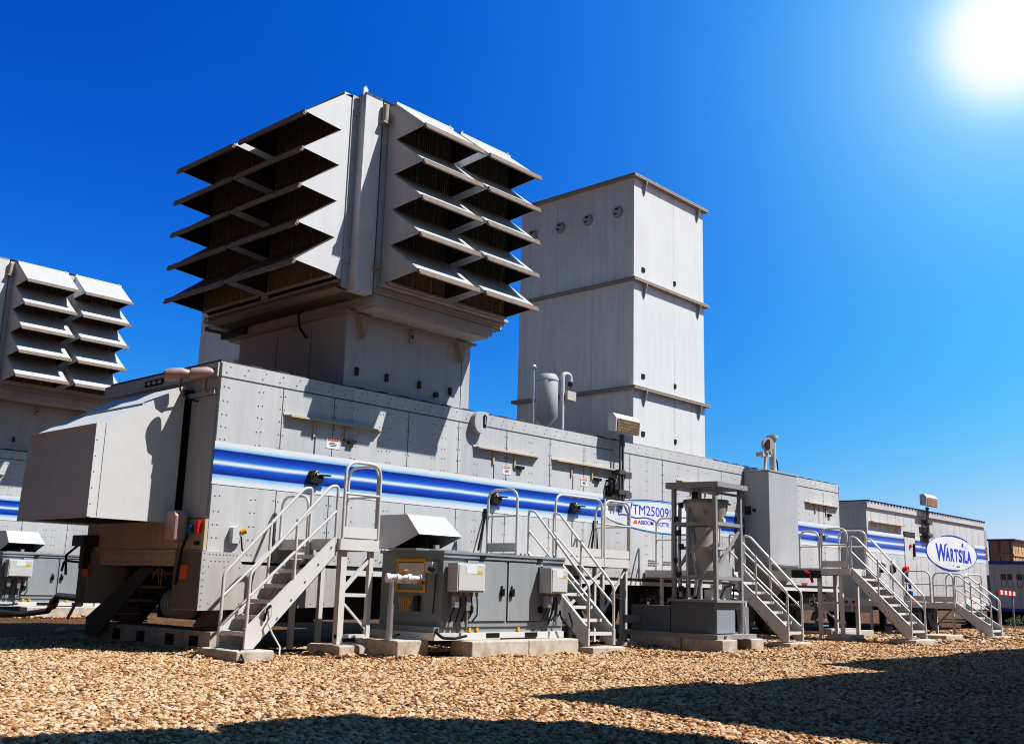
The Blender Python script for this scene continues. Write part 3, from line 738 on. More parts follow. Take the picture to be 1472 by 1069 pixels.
# ------------------------------------------------------------------ intake filter house on the trailer
def build_intake():
    loc = (2.35, .15, H_T)
    th = Thing('air_intake_house', 'big grey air intake house with rows of louvre hoods on the nearest trailer', 'air intake', loc, 'air intake houses on the trailers')
    yc = 1.70
    # duct base
    m = MB(); m.box(2.35, 5.25, .15, 3.30, H_T, 5.36)
    m.m = 1
    for z in (4.35,):
        for x in (2.6, 3.25, 4.0, 4.75): m.box(x-.03, x+.03, .11, .15, z, z+.13)
    m.m = 0
    m.box(2.35, 5.25, .13, .15, H_T, H_T+.05)
    m.m = 1; m.box(5.03, 5.04, .147, .15, H_T, 5.3); m.box(2.347, 2.35, 1.1, 1.11, H_T, 5.3); m.box(2.347, 2.35, 2.1, 2.11, H_T, 5.3); m.cyl((4.4, .10, 4.3), (4.4, .15, 4.3), .05, n=10)
    th.part('duct_base', m, [M['ductgrey'], M['dark']])
    m = MB(); m.box(2.27, 5.33, .07, 3.38, 5.36, 5.40)
    th.part('base_flange', m, M['ringbrown'])
    for x in (2.62, 4.92):
        m = MB(); m.prism([(x-.13, 5.36), (x+.12, 5.36), (x+.04, 4.98)], 'y', .03, .15); th.part('gusset', m, M['ringbrown'])
    m = MB(); m.box(3.72, 3.80, .10, .15, 5.12, 5.34); m.m = 1; m.box(3.74, 3.78, .09, .10, 5.2, 5.25); th.part('bracket', m, [M['ringbrown'], M['dark']])
    # ring beam
    m = MB()
    m.box(2.42, 5.20, -.45, -.40, 5.46, 5.60); m.box(2.42, 5.20, -.45, -.25, 5.44, 5.46)
    m.box(2.42, 2.47, -.40, 3.90, 5.46, 5.60); m.box(2.42, 2.62, -.25, 3.90, 5.44, 5.46)
    m.box(5.15, 5.20, -.40, 3.90, 5.46, 5.60); m.box(2.47, 5.15, 3.85, 3.90, 5.46, 5.60)
    m.m = 1; m.box(2.47, 5.15, -.40, 3.85, 5.40, 5.44)
    m.m = 2; m.box(2.35, 2.42, 3.2, 4.0, 5.46, 5.7)
    th.part('ring_beam', m, [M['ductgrey'], M['hoodsheet'], M['dark']])
    # core box: walls, floor, roof
    X0, X1, Y0, Y1, Z0, Z1 = 2.0, 5.45, -.45, 3.85, 5.60, 9.0
    m = MB(); m.box(X0+.42, X1-.02, Y0+.25, Y1-.25, Z0+.02, Z1-.05)
    m.m = 1; m.box(X0+.02, X1, Y0+.02, Y1-.02, Z0, Z0+.02)
    m.m = 0; m.box(X0, X1, Y0, Y1, Z1-.05, Z1)
    th.part('core', m, [M['screenback'], M['ringbrown']])
    m = MB()   # stepped sill strips under the hoods
    for k, (d, z) in enumerate(((.0, 5.62), (.10, 5.67), (.18, 5.72))):
        m.m = k % 2
        m.box(2.42, 5.42, Y0-d, Y0+.3-d, z, z+.045); m.box(X0-d+.02, X0+.3-d, -.20, 3.62, z, z+.045)
    th.part('sill', m, [M['hoodsheet'], M['ringbrown']])
    for bb in ((1.86, 2.02, -.27, -.255, 5.62, 8.95), (2.38, 2.53, Y0-.006, Y0+.006, 5.62, 8.95), (1.86, 2.02, 3.655, 3.67, 5.62, 8.95), (3.83, 4.02, Y0-.19, Y0-.17, 5.72, 8.9), (1.72, 1.74, 1.57, 1.77, 5.72, 8.9)):
        m = MB(); m.box(*bb); th.part('filler_panel', m, M['ductgrey'])
    # corner posts with channels
    for (px, py, sx, sy) in ((X0, Y0, 1, 1), (X0, Y1, 1, -1)):
        m = MB(); m.box(px, px+.36, py, py+.02*sy, Z0-.02, Z1+.0); m.box(px, px+.02, py+.02*sy, py+.22*sy, Z0-.02, Z1)
        m.box(px+.36, px+.40, py+.05*sy, py+.3*sy, Z0, Z1-.05); m.box(px+.40, px+.47, py+.015*sy, py+.04*sy, Z0, Z1-.12)
        m.box(px+.02, px+.36, py+.02*sy, py+.2*sy, Z0-.02, Z0)
        m.m = 1
        m.box(px+.41, px+.415, py+.0*sy, py+.02*sy, Z0, Z1-.2); m.box(px+.36, px+.362, py-.004*sy, py+.02*sy, Z0, Z1)
        m.m = 2; m.box(px+.33, px+.47, py-.09*sy, py+.02*sy, Z0+.42, Z0+.45); m.box(px+.36, px+.45, py-.07*sy, py+.0*sy, Z0+.06, Z0+.42) if False else None
        m.cyl((px+.38, py-.06*sy, Z1-.42), (px+.38, py-.06*sy, Z1-.12), .055, n=12); m.box(px+.30, px+.45, py-.12*sy, py+.0*sy, Z1-.46, Z1-.43)
        m.cyl((px-.06, py+.25*sy, Z1-.38), (px-.06, py+.25*sy, Z1-.1), .05, n=12); m.box(px-.12, px, py+.17*sy, py+.32*sy, Z1-.42, Z1-.39)
        m.box(px-.1, px, py+.17*sy, py+.32*sy, Z0+.42, Z0+.45)
        th.part('corner_post', m, [M['house'], M['dark'], M['ringbrown']])
    m = MB(); m.box(X1-.04, X1, Y0+.02, Y0+.3, Z0, Z1-.05); m.box(X1-.04, X1, Y1-.3, Y1-.02, Z0, Z1-.05); m.box(X1-.02, X1, Y0+.3, Y1-.3, Z0, Z1-.05)
    th.part('rear_panel', m, M['house'])
    for x, y in ((2.02, Y0+.05), (2.75, Y0+.05), (3.75, -.62), (4.05, -.62), (5.25, -.62), (X0-.05, .3)):
        m = MB(); m.prism([(x-.04, 8.80), (x+.04, 8.80), (x+.05, 9.08), (x, 9.13), (x-.05, 9.08)], 'y', y, y+.02) if x == 2.02 else m.cyl((x, y, 8.85), (x, y, 8.98), .035, n=8)
        th.part('lifting_lug', m, M['ringbrown'] if x != 2.02 else M['house'])
    # louvre modules
    tips = [8.32-.617*k for k in range(5)]
    def module(P, width, sheet='hoodsheet'):
        """P(u, n, z) -> world. builds back+sides as the module, five hoods and the screens below it"""
        def pbox(m, u0, u1, n0, n1, z0, z1):
            v = [P(u, n, z) for z in (z0, z1) for n in (n0, n1) for u in (u0, u1)]
            m._add(v, [(0,1,3,2),(4,6,7,5),(0,4,5,1),(1,5,7,3),(3,7,6,2),(2,6,4,0)])
        prof = [(.02, 5.74), (.02, 8.96), (.20, 8.90)]
        for k in range(5):
            prof += [(.95, tips[k]), (.21, tips[k]-.06)]
        m = MB()
        for u in (0, width):
            for du in (0, .012):
                uu = u + (du if u == 0 else -du)
                m.m = 0 if du == 0 else 1; m.poly([P(uu, n, z) for n, z in prof]); m.m = 0
            for i in range(len(prof)):
                a, b = prof[i], prof[(i+1) % len(prof)]
                u2 = .012 if u == 0 else width-.012
                m.quad(P(u, *a), P(u, *b), P(u2, *b), P(u2, *a))
        pbox(m, 0, width, .0, .2, 8.90, 8.95)
        mod = th.part('louvre_module', m, [M['house'], M['hoodinside']])
        for k in range(5):
            top = 8.905-.615*k
            m = MB()
            def P2(u, n, z): return P(u, n, z)
            a0, a1 = (.20, top), (.95, tips[k])
            v = []
            for (n, z) in (a0, a1):
                for dz in (0, -.012):
                    for u in (.0125, width-.0125): v.append(P(u, n, z+dz+.002))
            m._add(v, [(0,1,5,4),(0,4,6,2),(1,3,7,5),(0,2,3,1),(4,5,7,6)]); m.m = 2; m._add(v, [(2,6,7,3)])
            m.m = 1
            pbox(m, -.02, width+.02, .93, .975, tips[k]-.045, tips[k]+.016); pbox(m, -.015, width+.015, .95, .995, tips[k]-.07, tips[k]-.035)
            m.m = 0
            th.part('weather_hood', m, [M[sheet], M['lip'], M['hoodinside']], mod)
        m = MB(); n = int(width/.05)
        for i in range(n):
            u = .03 + (width-.06)*i/n; m.m = 0; pbox(m, u, u+.024, .17, .205, 6.40, 8.88); m.m = 4; pbox(m, u, u+.024, .17, .205, 5.80, 6.38)
        m.m = 1
        for q in (0.02, .36, .68):
            m.m = 0; pbox(m, width*q, width*q+.05, .19, .225, 6.42, 8.88); m.m = 1; pbox(m, width*q, width*q+.06, .19, .225, 5.80, 6.42)  # bottom stretch of the posts lightened like the slats
        m.m = 2
        for k in range(6): pbox(m, .02, width-.02, .19, .23, 5.80+.615*k-.04, 5.80+.615*k-.0)
        m.m = 3; pbox(m, .015, width-.015, .10, .12, 5.78, 8.9)
        th.part('filter_screen', m, [M['screen'], M['lip'], M['hoodsheet'], M['screenback'], M['screenlow']], mod)
    for x0, wd in ((2.50, 1.33), (4.02, 1.31)):
        module(lambda u, n, z, x0=x0: (x0+u, Y0-n, z), wd)
        module(lambda u, n, z, x0=x0, wd=wd: (x0+wd-u, Y1+n, z), wd)
    for y0 in (-.25, 1.77):
        module(lambda u, n, z, y0=y0: (1.90-n, y0+1.82-u, z), 1.82, 'sheetdark')
    m = MB(); m.box(1.88, 2.42, -.2, 3.6, 8.9, 8.94); th.part('top_plate', m, M['house'])
    m = MB(); m.box(1.78, 2.4, -.2, 3.6, 5.60, 5.615); th.part('bottom_plate', m, M['ringbrown'])
    m = MB()
    m.tube([(2.35, 1.35, 5.62), (2.2, 1.32, 5.5), (2.22, 1.28, 5.25), (2.32, 1.2, 5.08)], .022, 6); m.m = 1; m.cyl((2.36, 1.62, 5.32), (2.30, 1.62, 5.32), .022, n=8)
    th.part('drain_hose', m, [M['black'], M['yellow']])
    return th
intake = build_intake()

# ------------------------------------------------------------------ exhaust stack
def build_stack():
    th = Thing('exhaust_stack', 'tall pale square exhaust stack in three sections rising behind the nearest intake', 'exhaust stack', (10.33, .1, H_T), 'square exhaust stacks')
    x0, x1, y0, y1 = 10.33, 13.25, .10, 3.57
    for a, b in ((H_T+.03, 5.36), (5.43, 7.85), (7.92, 10.33)):
        m = MB(); m.box(x0, x1, y0, y1, a, b); m.m = 1
        for q in (.34, .66): m.box(x0-.002, x0, y0+(y1-y0)*q, y0+(y1-y0)*q+.008, a, b)
        m.box(x0+1.62, x0+1.63, y0-.002, y0, a, b)
        th.part('stack_section', m, [M['stack'], plain('faint weld', (.52,.51,.5), .6)])
        m = MB()
        m.box(x0+.30, x0+.42, y0-.02, y0, a+.22, a+.32); th.part('lifting_socket', m, M['dark'])
        m = MB(); m.box(x0+1.6, x0+1.68, y0-.02, y0, a+.20, a+.30); th.part('lifting_socket', m, M['dark'])
    for z in (5.36, 7.85, 10.33):
        m = MB(); m.box(x0-.11, x1+.11, y0-.11, y1+.11, z, z+.03); m.box(x0-.11, x1+.11, y0-.11, y1+.11, z+.04, z+.07); m.m = 1; m.box(x0-.02, x1+.02, y0-.02, y1+.02, z+.03, z+.04)
        th.part('flange_ring', m, [M['ringbrown'], M['dark']])
        for x in (x0+.38, x1-.28):
            m = MB(); m.prism([(y0, z), (y0-.105, z), (y0-.105, z-.06), (y0-.02, z-.34), (y0, z-.34)], 'x', x-.012, x+.012); m.prism([(x-.012, z), (x+.09, z), (x-.012, z-.22)], 'y', y0-.012, y0-.003) if False else None
            th.part('gusset', m, M['ductgrey'])
    m = MB(); m.box(x0-.12, x1+.2, y0-.09, y1+.1, H_T, H_T+.03); th.part('base_flange', m, M['ringbrown'])
    for y in (.55, 1.43, 2.28, 3.17):
        m = MB(); m.cyl((x0, y, 9.58), (x0-.10, y, 9.58), .11, n=20); m.m = 1; m.cyl((x0, y, 9.58), (x0-.03, y, 9.58), .135, n=20); m.m = 2; m.box(x0-.105, x0-.10, y-.07, y+.02, 9.6, 9.65); m.box(x0-.105, x0-.10, y-.03, y+.05, 9.5, 9.54)
        th.part('port_cap', m, [M['ductgrey'], M['ringbrown'], M['dark']])
    return th
stack = build_stack()

# units in the rows beside: copies of the same three things
def copy_unit(dx, dy, where, ds=0, di=0):
    copy_tree(trailer.e, (dx, dy, 0), 'pale turbine trailer with blue stripe ' + where, None)
    copy_tree(intake.e, (intake.loc[0]+dx+di, intake.loc[1]+dy, intake.loc[2]), 'grey louvred air intake house ' + where, None)
    copy_tree(stack.e, (stack.loc[0]+dx+ds, stack.loc[1]+dy, stack.loc[2]), 'square exhaust stack ' + where, None)
copy_unit(-.3, 14.5, 'at the left edge, beyond the nearest')
copy_unit(-3.85, -15.82, 'outside the right edge, shading the gravel', -2.75, -.6)

# ------------------------------------------------------------------ stairs, platforms, rails
def rail_loop(m, pts, r=.024, fr=.12):
    m.tube(fillet(pts, fr, 6), r, 10)
class Frame2:
    """local (a: along the climb, b: across, z) to world"""
    def __init__(s, o, a, b): s.o = Vector((o[0], o[1], 0)); s.a = Vector((a[0], a[1], 0)); s.b = Vector((b[0], b[1], 0))
    def __call__(s, a, b, z): return tuple(s.o + s.a*a + s.b*b + Vector((0, 0, z)))
    def bx(s, m, a0, a1, b0, b1, z0, z1):
        v = [s(a, b, z) for z in (z0, z1) for b in (b0, b1) for a in (a0, a1)]
        m._add(v, [(0,2,3,1),(4,5,7,6),(0,1,5,4),(1,3,7,5),(3,2,6,7),(2,0,4,6)])
def flight(th, Fm, run, z0, z1, width, n, loop=True, midpost=.5):
    """stringers, treads and both handrails; foot at a=0, head at a=run"""
    sl = (z1-z0)/run
    for b in (0, width):
        m = MB(); b0, b1 = (b, b+.012) if b == 0 else (b-.012, b)
        pr = [(-.12, z0), (.02, z0), (run, z1-.22), (run, z1+.04), (-.12, z0+.24)]
        m._add([Fm(a, bb, z) for bb in (b0, b1) for a, z in pr], [tuple(range(5)), tuple(range(9, 4, -1))] + [(i, i+5, (i+1) % 5+5, (i+1) % 5) for i in range(5)])
        fl = .05 if b == 0 else -.05
        for za in (.24, .0):   # flanges
            A = (-.12, z0+.24) if za else (.02, z0); B = (run, z1+.04) if za else (run, z1-.22)
            m._add([Fm(A[0], b, A[1]), Fm(B[0], b, B[1]), Fm(B[0], b+fl, B[1]), Fm(A[0], b+fl, A[1]), Fm(A[0], b, A[1]+.012), Fm(B[0], b, B[1]+.012), Fm(B[0], b+fl, B[1]+.012), Fm(A[0], b+fl, A[1]+.012)],
                   [(0,1,2,3),(7,6,5,4),(0,4,5,1),(1,5,6,2),(2,6,7,3),(3,7,4,0)])
        m.m = 1
        for k in range(n):
            a = (k+.7)*run/n; z = z0+sl*a - .02
            c = Fm(a, b + (.006 if b > 0 else -.006), z); m.cyl(Fm(a, b-.012, z), Fm(a, b+.012, z), .012, n=6)
        th.part('stringer', m, [M['alu'], M['rivet']])
    for k in range(n):
        a = -.10 + run*k/n + .02; z = z0 + (z1-z0)*(k+1)/(n+1)
        m = MB(); Fm.bx(m, a, a+.25, .055, width-.055, z-.035, z)
        m.m = 1; Fm.bx(m, a-.012, a+.0, .055, width-.055, z-.05, z+.004); Fm.bx(m, a, a+.25, .05, .06, z-.05, z+.01); Fm.bx(m, a, a+.25, width-.06, width-.05, z-.05, z+.01)
        th.part('tread', m, [M['tread'], M['alu']])
    h = .94
    for b in (.025, width-.025):
        m = MB()
        rail_loop(m, [Fm(-.10, b, z0), Fm(-.10, b, z0+h), Fm(run-.12, b, z1+h-.28+.08), Fm(run+.03, b, z1+.66) if False else Fm(run+.02, b, z1+h-.30+.13), Fm(run+.02, b, z1-.2)], .023, .16)
        rail_loop(m, [Fm(-.10, b, z0+h*.68), Fm(run+.02, b, z1+h*.45)], .019)
        a = run*midpost; m.tube([Fm(a, b, z0+sl*a+.05), Fm(a, b, z0+sl*a+h+.06)], .021, 8)
        th.part('handrail', m, M['rail'])
def guard(th, p0, p1, z, h=1.08, mid=True, toe=True, name='guard_rail'):
    p0 = Vector((p0[0], p0[1], 0)); p1 = Vector((p1[0], p1[1], 0)); up = Vector((0,0,1))
    m = MB(); rail_loop(m, [p0+up*(z-.12), p0+up*(z+h), p1+up*(z+h), p1+up*(z-.12)], .023, .2)
    if mid: m.tube([p0+up*(z+h*.58), p1+up*(z+h*.58)], .019, 8)
    g_ = th.part(name, m, M['rail'])
    if toe:
        m = MB(); m.bar(p0+up*(z+.09), p1+up*(z+.09), .012, .15); th.part('toe_board', m, M['alu'])
PADS = []
def pad(name, label, x0, x1, y0, y1, h, group, mat='concrete'):
    PADS.append((x0, x1, y0, y1))
    m = MB(); rr = random.Random(int(abs(x0*97+y0*31)))
    m.box(x0, x1, y0, y1, -.08, h)
    o = m.build(name, M[mat], None, ((x0+x1)/2, (y0+y1)/2, 0), bevel=.018); o.location = ((x0+x1)/2, (y0+y1)/2, 0)
    return tag(o, label, 'concrete block', group)
def deck(th, x0, x1, y0, y1, z):
    m = MB(); m.box(x0, x1, y0, y1, z-.05, z); m.m = 1
    m.box(x0-.01, x0, y0-.01, y1, z-.14, z+.012); m.box(x1, x1+.01, y0-.01, y1, z-.14, z+.012); m.box(x0, x1, y0-.012, y0-.002, z-.14, z+.012)
    m.m = 0; x = x0+.1
    while x < x1: m.box(x, x+.04, y0+.01, y1-.01, z-.12, z-.05); x += .3
    th.part('deck', m, [M['tread'], M['alu']])
GS = 'aluminium stairs along the trailers'
def stair_near():
    th = Thing('access_stair', 'aluminium stair climbing to the right beside the nearest trailer end, with small guarded landing', 'stairs', (-.2, -1.45, 0), GS)
    Fm = Frame2((-.08, -1.45), (1, 0), (0, 1))
    flight(th, Fm, 1.22, .13, 1.56, .66, 6, midpost=.48)
    deck(th, 1.20, 1.88, -1.50, -.04, 1.58)
    guard(th, (1.23, -1.49), (1.87, -1.49), 1.60)
    guard(th, (1.87, -1.44), (1.87, -.75), 1.60)
    guard(th, (1.18, -.74), (1.18, -.08), 1.60, toe=False, h=.62, mid=False)
    m = MB(); m.box(1.26, 1.36, -1.46, -1.36, .16, 1.44); th.part('leg', m, M['alu'])
    m = MB(); m.box(1.77, 1.84, -1.46, -1.39, .16, 1.44); th.part('leg', m, M['alu'])
    m = MB(); m.box(1.28, 1.35, -.35, -.28, .0, 1.44); th.part('leg', m, M['alu'])
    m = MB(); m.box(1.77, 1.84, -.35, -.28, .0, 1.44); th.part('leg', m, M['alu'])
    m = MB(); m.bar((1.33, -1.42, .88), (1.80, -1.42, 1.34), .05, .05); m.bar((1.33, -1.43, .74), (1.80, -1.43, .34), .03, .03); m.box(1.36, 1.77, -1.45, -1.40, .80, .85); m.box(1.26, 1.80, -1.45, -1.40, .24, .29)
    th.part('brace', m, M['alu'])
    m = MB(); m.tube([(.08, -1.47, .52), (.03, -1.50, .62), (.08, -1.50, .70), (.15, -1.49, .66), (.16, -1.49, .56), (.09, -1.50, .46), (.16, -1.52, .32), (.26, -1.56, .16), (.22, -1.62, .05)], .012, 6)
    m.m = 1; m.tube([(.05, -1.47, .48), (.06, -1.5, .62), (.12, -1.5, .68)], .018, 6)
    th.part('earth_cable', m, [M['whitep'], M['black']])
stair_near()
pad('concrete_pad', 'small pale concrete slab under the foot of the nearest aluminium stair', -.42, .14, -1.62, -.68, .12, 'concrete blocks under the equipment')
pad('concrete_pad', 'low worn concrete block under the landing leg, beside the pipe stand block', 1.22, 1.98, -1.58, -.85, .15, 'concrete blocks under the equipment')
m = MB(); m.box(.16, .74, -.05, 3.25, -.05, .27)
for y in (.25, .9, 1.75, 2.5): m.m = 1; m.box(.155, .16, y, y+.24, .04, .2)
o = m.build('concrete_pad', [M['concrete'], M['blackgap']], None, (.45, 1.6, 0), .02); o.location = (.45, 1.6, 0)
tag(o, 'long stained concrete beam with fork pockets under the trailer end', 'concrete block', 'concrete blocks under the equipment')

def stair_middle():
    th = Thing('access_stair', 'aluminium stair right of the grey enclosure leading up to a long guarded walkway', 'stairs', (5.5, -2.4, 0), GS)
    flight(th, Frame2((5.52, -2.38), (0, 1), (1, 0)), 1.22, .11, 1.54, .72, 6)
    deck(th, 5.25, 8.50, -1.15, -.03, 1.55)
    guard(th, (5.24, -1.14), (5.24, -.45), 1.57)
    guard(th, (6.26, -1.14), (7.62, -1.14), 1.57, mid=False)
    guard(th, (7.68, -1.15), (8.49, -1.15), 1.57)
    guard(th, (8.50, -1.1), (8.50, -.3), 1.57)
    for x in (5.3, 6.3, 7.7, 8.42):
        for y in (-1.1, -.35):
            m = MB(); m.box(x-.03, x+.03, y-.03, y+.03, -.02, 1.45); th.part('leg', m, M['alu'])
    m = MB(); m.bar((7.7, -1.1, .55), (8.42, -1.1, 1.4), .04); m.bar((6.3, -1.1, .4), (7.7, -1.1, 1.35), .04); m.bar((6.3, -1.1, 1.2), (7.2, -1.1, .3), .03)
    th.part('brace', m, M['alu'])
stair_middle()
pad('concrete_pad', 'thin pale slab under the foot of the middle stair, right of the enclosure', 5.44, 6.30, -2.66, -2.08, .09, 'concrete blocks under the equipment')

def stair_tank():
    th = Thing('access_stair', 'aluminium stair just right of the tall tank frame, in front of the hopper', 'stairs', (10.9, -3.1, 0), GS)
    flight(th, Frame2((10.92, -3.06), (0, 1), (1, 0)), 1.15, .10, 1.42, .64, 6)
    deck(th, 10.60, 11.75, -1.88, -.03, 1.42)
    guard(th, (10.62, -1.86), (10.62, -.3), 1.44, toe=False)
    for x in (10.68, 11.68):
        for y in (-1.8, -.4):
            m = MB(); m.box(x-.03, x+.03, y-.03, y+.03, -.02, 1.3); th.part('leg', m, M['alu'])
stair_tank()
pad('concrete_pad', 'thin pale slab under the foot of the stair right of the tank frame', 10.85, 11.75, -3.25, -2.75, .08, 'concrete blocks under the equipment')

def stair_far():
    th = Thing('access_stair', 'aluminium stair at the far end of the long trailer, with landing and two rounded guards', 'stairs', (15.4, -3.7, 0), GS)
    flight(th, Frame2((15.40, -3.70), (0, 1), (1, 0)), 1.22, .10, 1.60, .86, 7)
    deck(th, 15.36, 16.32, -2.46, -.72, 1.62)
    guard(th, (15.37, -2.40), (15.37, -1.76), 1.64, h=.92); guard(th, (15.37, -1.70), (15.37, -1.2), 1.64, h=.86, toe=False)
    guard(th, (16.31, -2.45), (16.31, -1.76), 1.64, h=.92, toe=False)
    for x in (15.42, 16.25):
        for y in (-2.2, -1.66):
            m = MB(); m.box(x-.04, x+.04, y-.04, y+.04, .0, 1.5); th.part('leg', m, M['alu'])
    m = MB(); m.bar((15.42, -1.66, .75), (15.42, -2.2, .35), .04); m.box(15.40, 15.44, -2.2, -1.66, .82, .87)
    th.part('brace', m, M['alu'])
    m = MB(); m.box(15.3, 15.4, -1.72, -1.0, 1.4, 1.58); m.m = 1; m.tube([(15.28, -1.55, 1.3), (15.26, -1.5, 1.5), (15.3, -1.35, 1.55)], .035, 8); th.part('hose_bracket', m, [M['dark'], M['red']])
stair_far()
pad('concrete_pad', 'pale slab under the foot of the long far stair', 15.34, 16.45, -3.92, -3.30, .09, 'concrete blocks under the equipment')
pad('concrete_pad', 'small pale block under the leg of the far stair landing', 15.1, 15.9, -2.5, -1.95, .13, 'concrete blocks under the equipment')
def stair_last():
    th = Thing('access_stair', 'short rightmost aluminium stair with guarded low platform before the oval sign trailer', 'stairs', (21.4, -3.5, 0), GS)
    flight(th, Frame2((21.35, -3.48), (0, 1), (1, 0)), .78, .06, .86, .80, 4)
    deck(th, 21.30, 23.6, -2.68, -.05, .88)
    guard(th, (21.32, -2.66), (21.32, -2.12), .90, h=.80); guard(th, (21.32, -2.04), (21.32, -1.3), .90, h=.84)
    guard(th, (22.2, -2.66), (22.2, -2.15), .90, h=.8, toe=False); guard(th, (22.25, -2.66), (23.58, -2.66), .90, h=.8)
    for x in (21.38, 23.5):
        for y in (-2.6, -1.35, -.3):
            m = MB(); m.box(x-.03, x+.03, y-.03, y+.03, -.02, .78); th.part('leg', m, M['alu'])
    m = MB(); m.bar((21.36, -2.55, .7), (21.36, -1.9, .05), .04); m.bar((21.36, -1.35, .7), (21.36, -1.9, .05), .04); th.part('brace', m, M['ringbrown'])
stair_last()
pad('concrete_pad', 'pale slab under the foot of the rightmost short stair', 21.2, 22.4, -3.75, -3.2, .06, 'concrete blocks under the equipment')
pad('concrete_pad', 'flat pale slab lying between the two far stairs', 19.4, 20.6, -3.1, -2.4, .09, 'concrete blocks under the equipment')

# ------------------------------------------------------------------ auxiliary enclosure
def ebox(th, x0, x1, y, z0, z1, d=.20):
    m = MB(); m.box(x0, x1, y-d, y, z0, z1); m.m = 1
    m.box(x0+.02, x1-.02, y-d-.012, y-d, z0+.02, z1-.02)
    b = th.part('electrical_box', m, [M['boxgrey'], M['boxgrey']], bevel=.008)
    m = MB(); yy = y-d-.015
    m.quad((x0+(x1-x0)*.3, yy, z1-.14), (x0+(x1-x0)*.68, yy, z1-.14), (x0+(x1-x0)*.68, yy, z1-.03), (x0+(x1-x0)*.3, yy, z1-.03)); m.m = 1
    m.quad((x0+(x1-x0)*.70, yy, z1-.15), (x0+(x1-x0)*.88, yy, z1-.15), (x0+(x1-x0)*.88, yy, z1-.11), (x0+(x1-x0)*.70, yy, z1-.11))
    th.part('label_plate', m, [M['stickerw'], M['yellow']], b)
    m = MB(); n = 5
    for k in range(n):
        x = x0+.06+(x1-x0-.12)*k/(n-1); m.m = k % 3 != 0; m.cyl((x, y-d*.5, z0), (x, y-d*.5, z0-.06), .024, n=8)
        m.m = 2; m.tube([(x, y-d*.5, z0-.05), (x+.01, y-d*.55, z0-.18), (x+.02*(k-2), y-d*.4, z0-.32), (x, y-.02, z0-.42)], .011, 6)
    m.m = 3; m.box(x0+.05, x0+.13, y-d*.6, y-d*.2, z0-.22, z0-.05); m.box(x0+.28, x0+.36, y-d*.6, y-d*.2, z0-.26, z0-.05)
    m.tube([(x0+.35, y-.06, z0-.1), (x0+.35, y-.06, z0-.5)], .022, 8)
    th.part('cable_gland', m, [M['brass'], M['frame'], M['black'], M['pipe']], b)
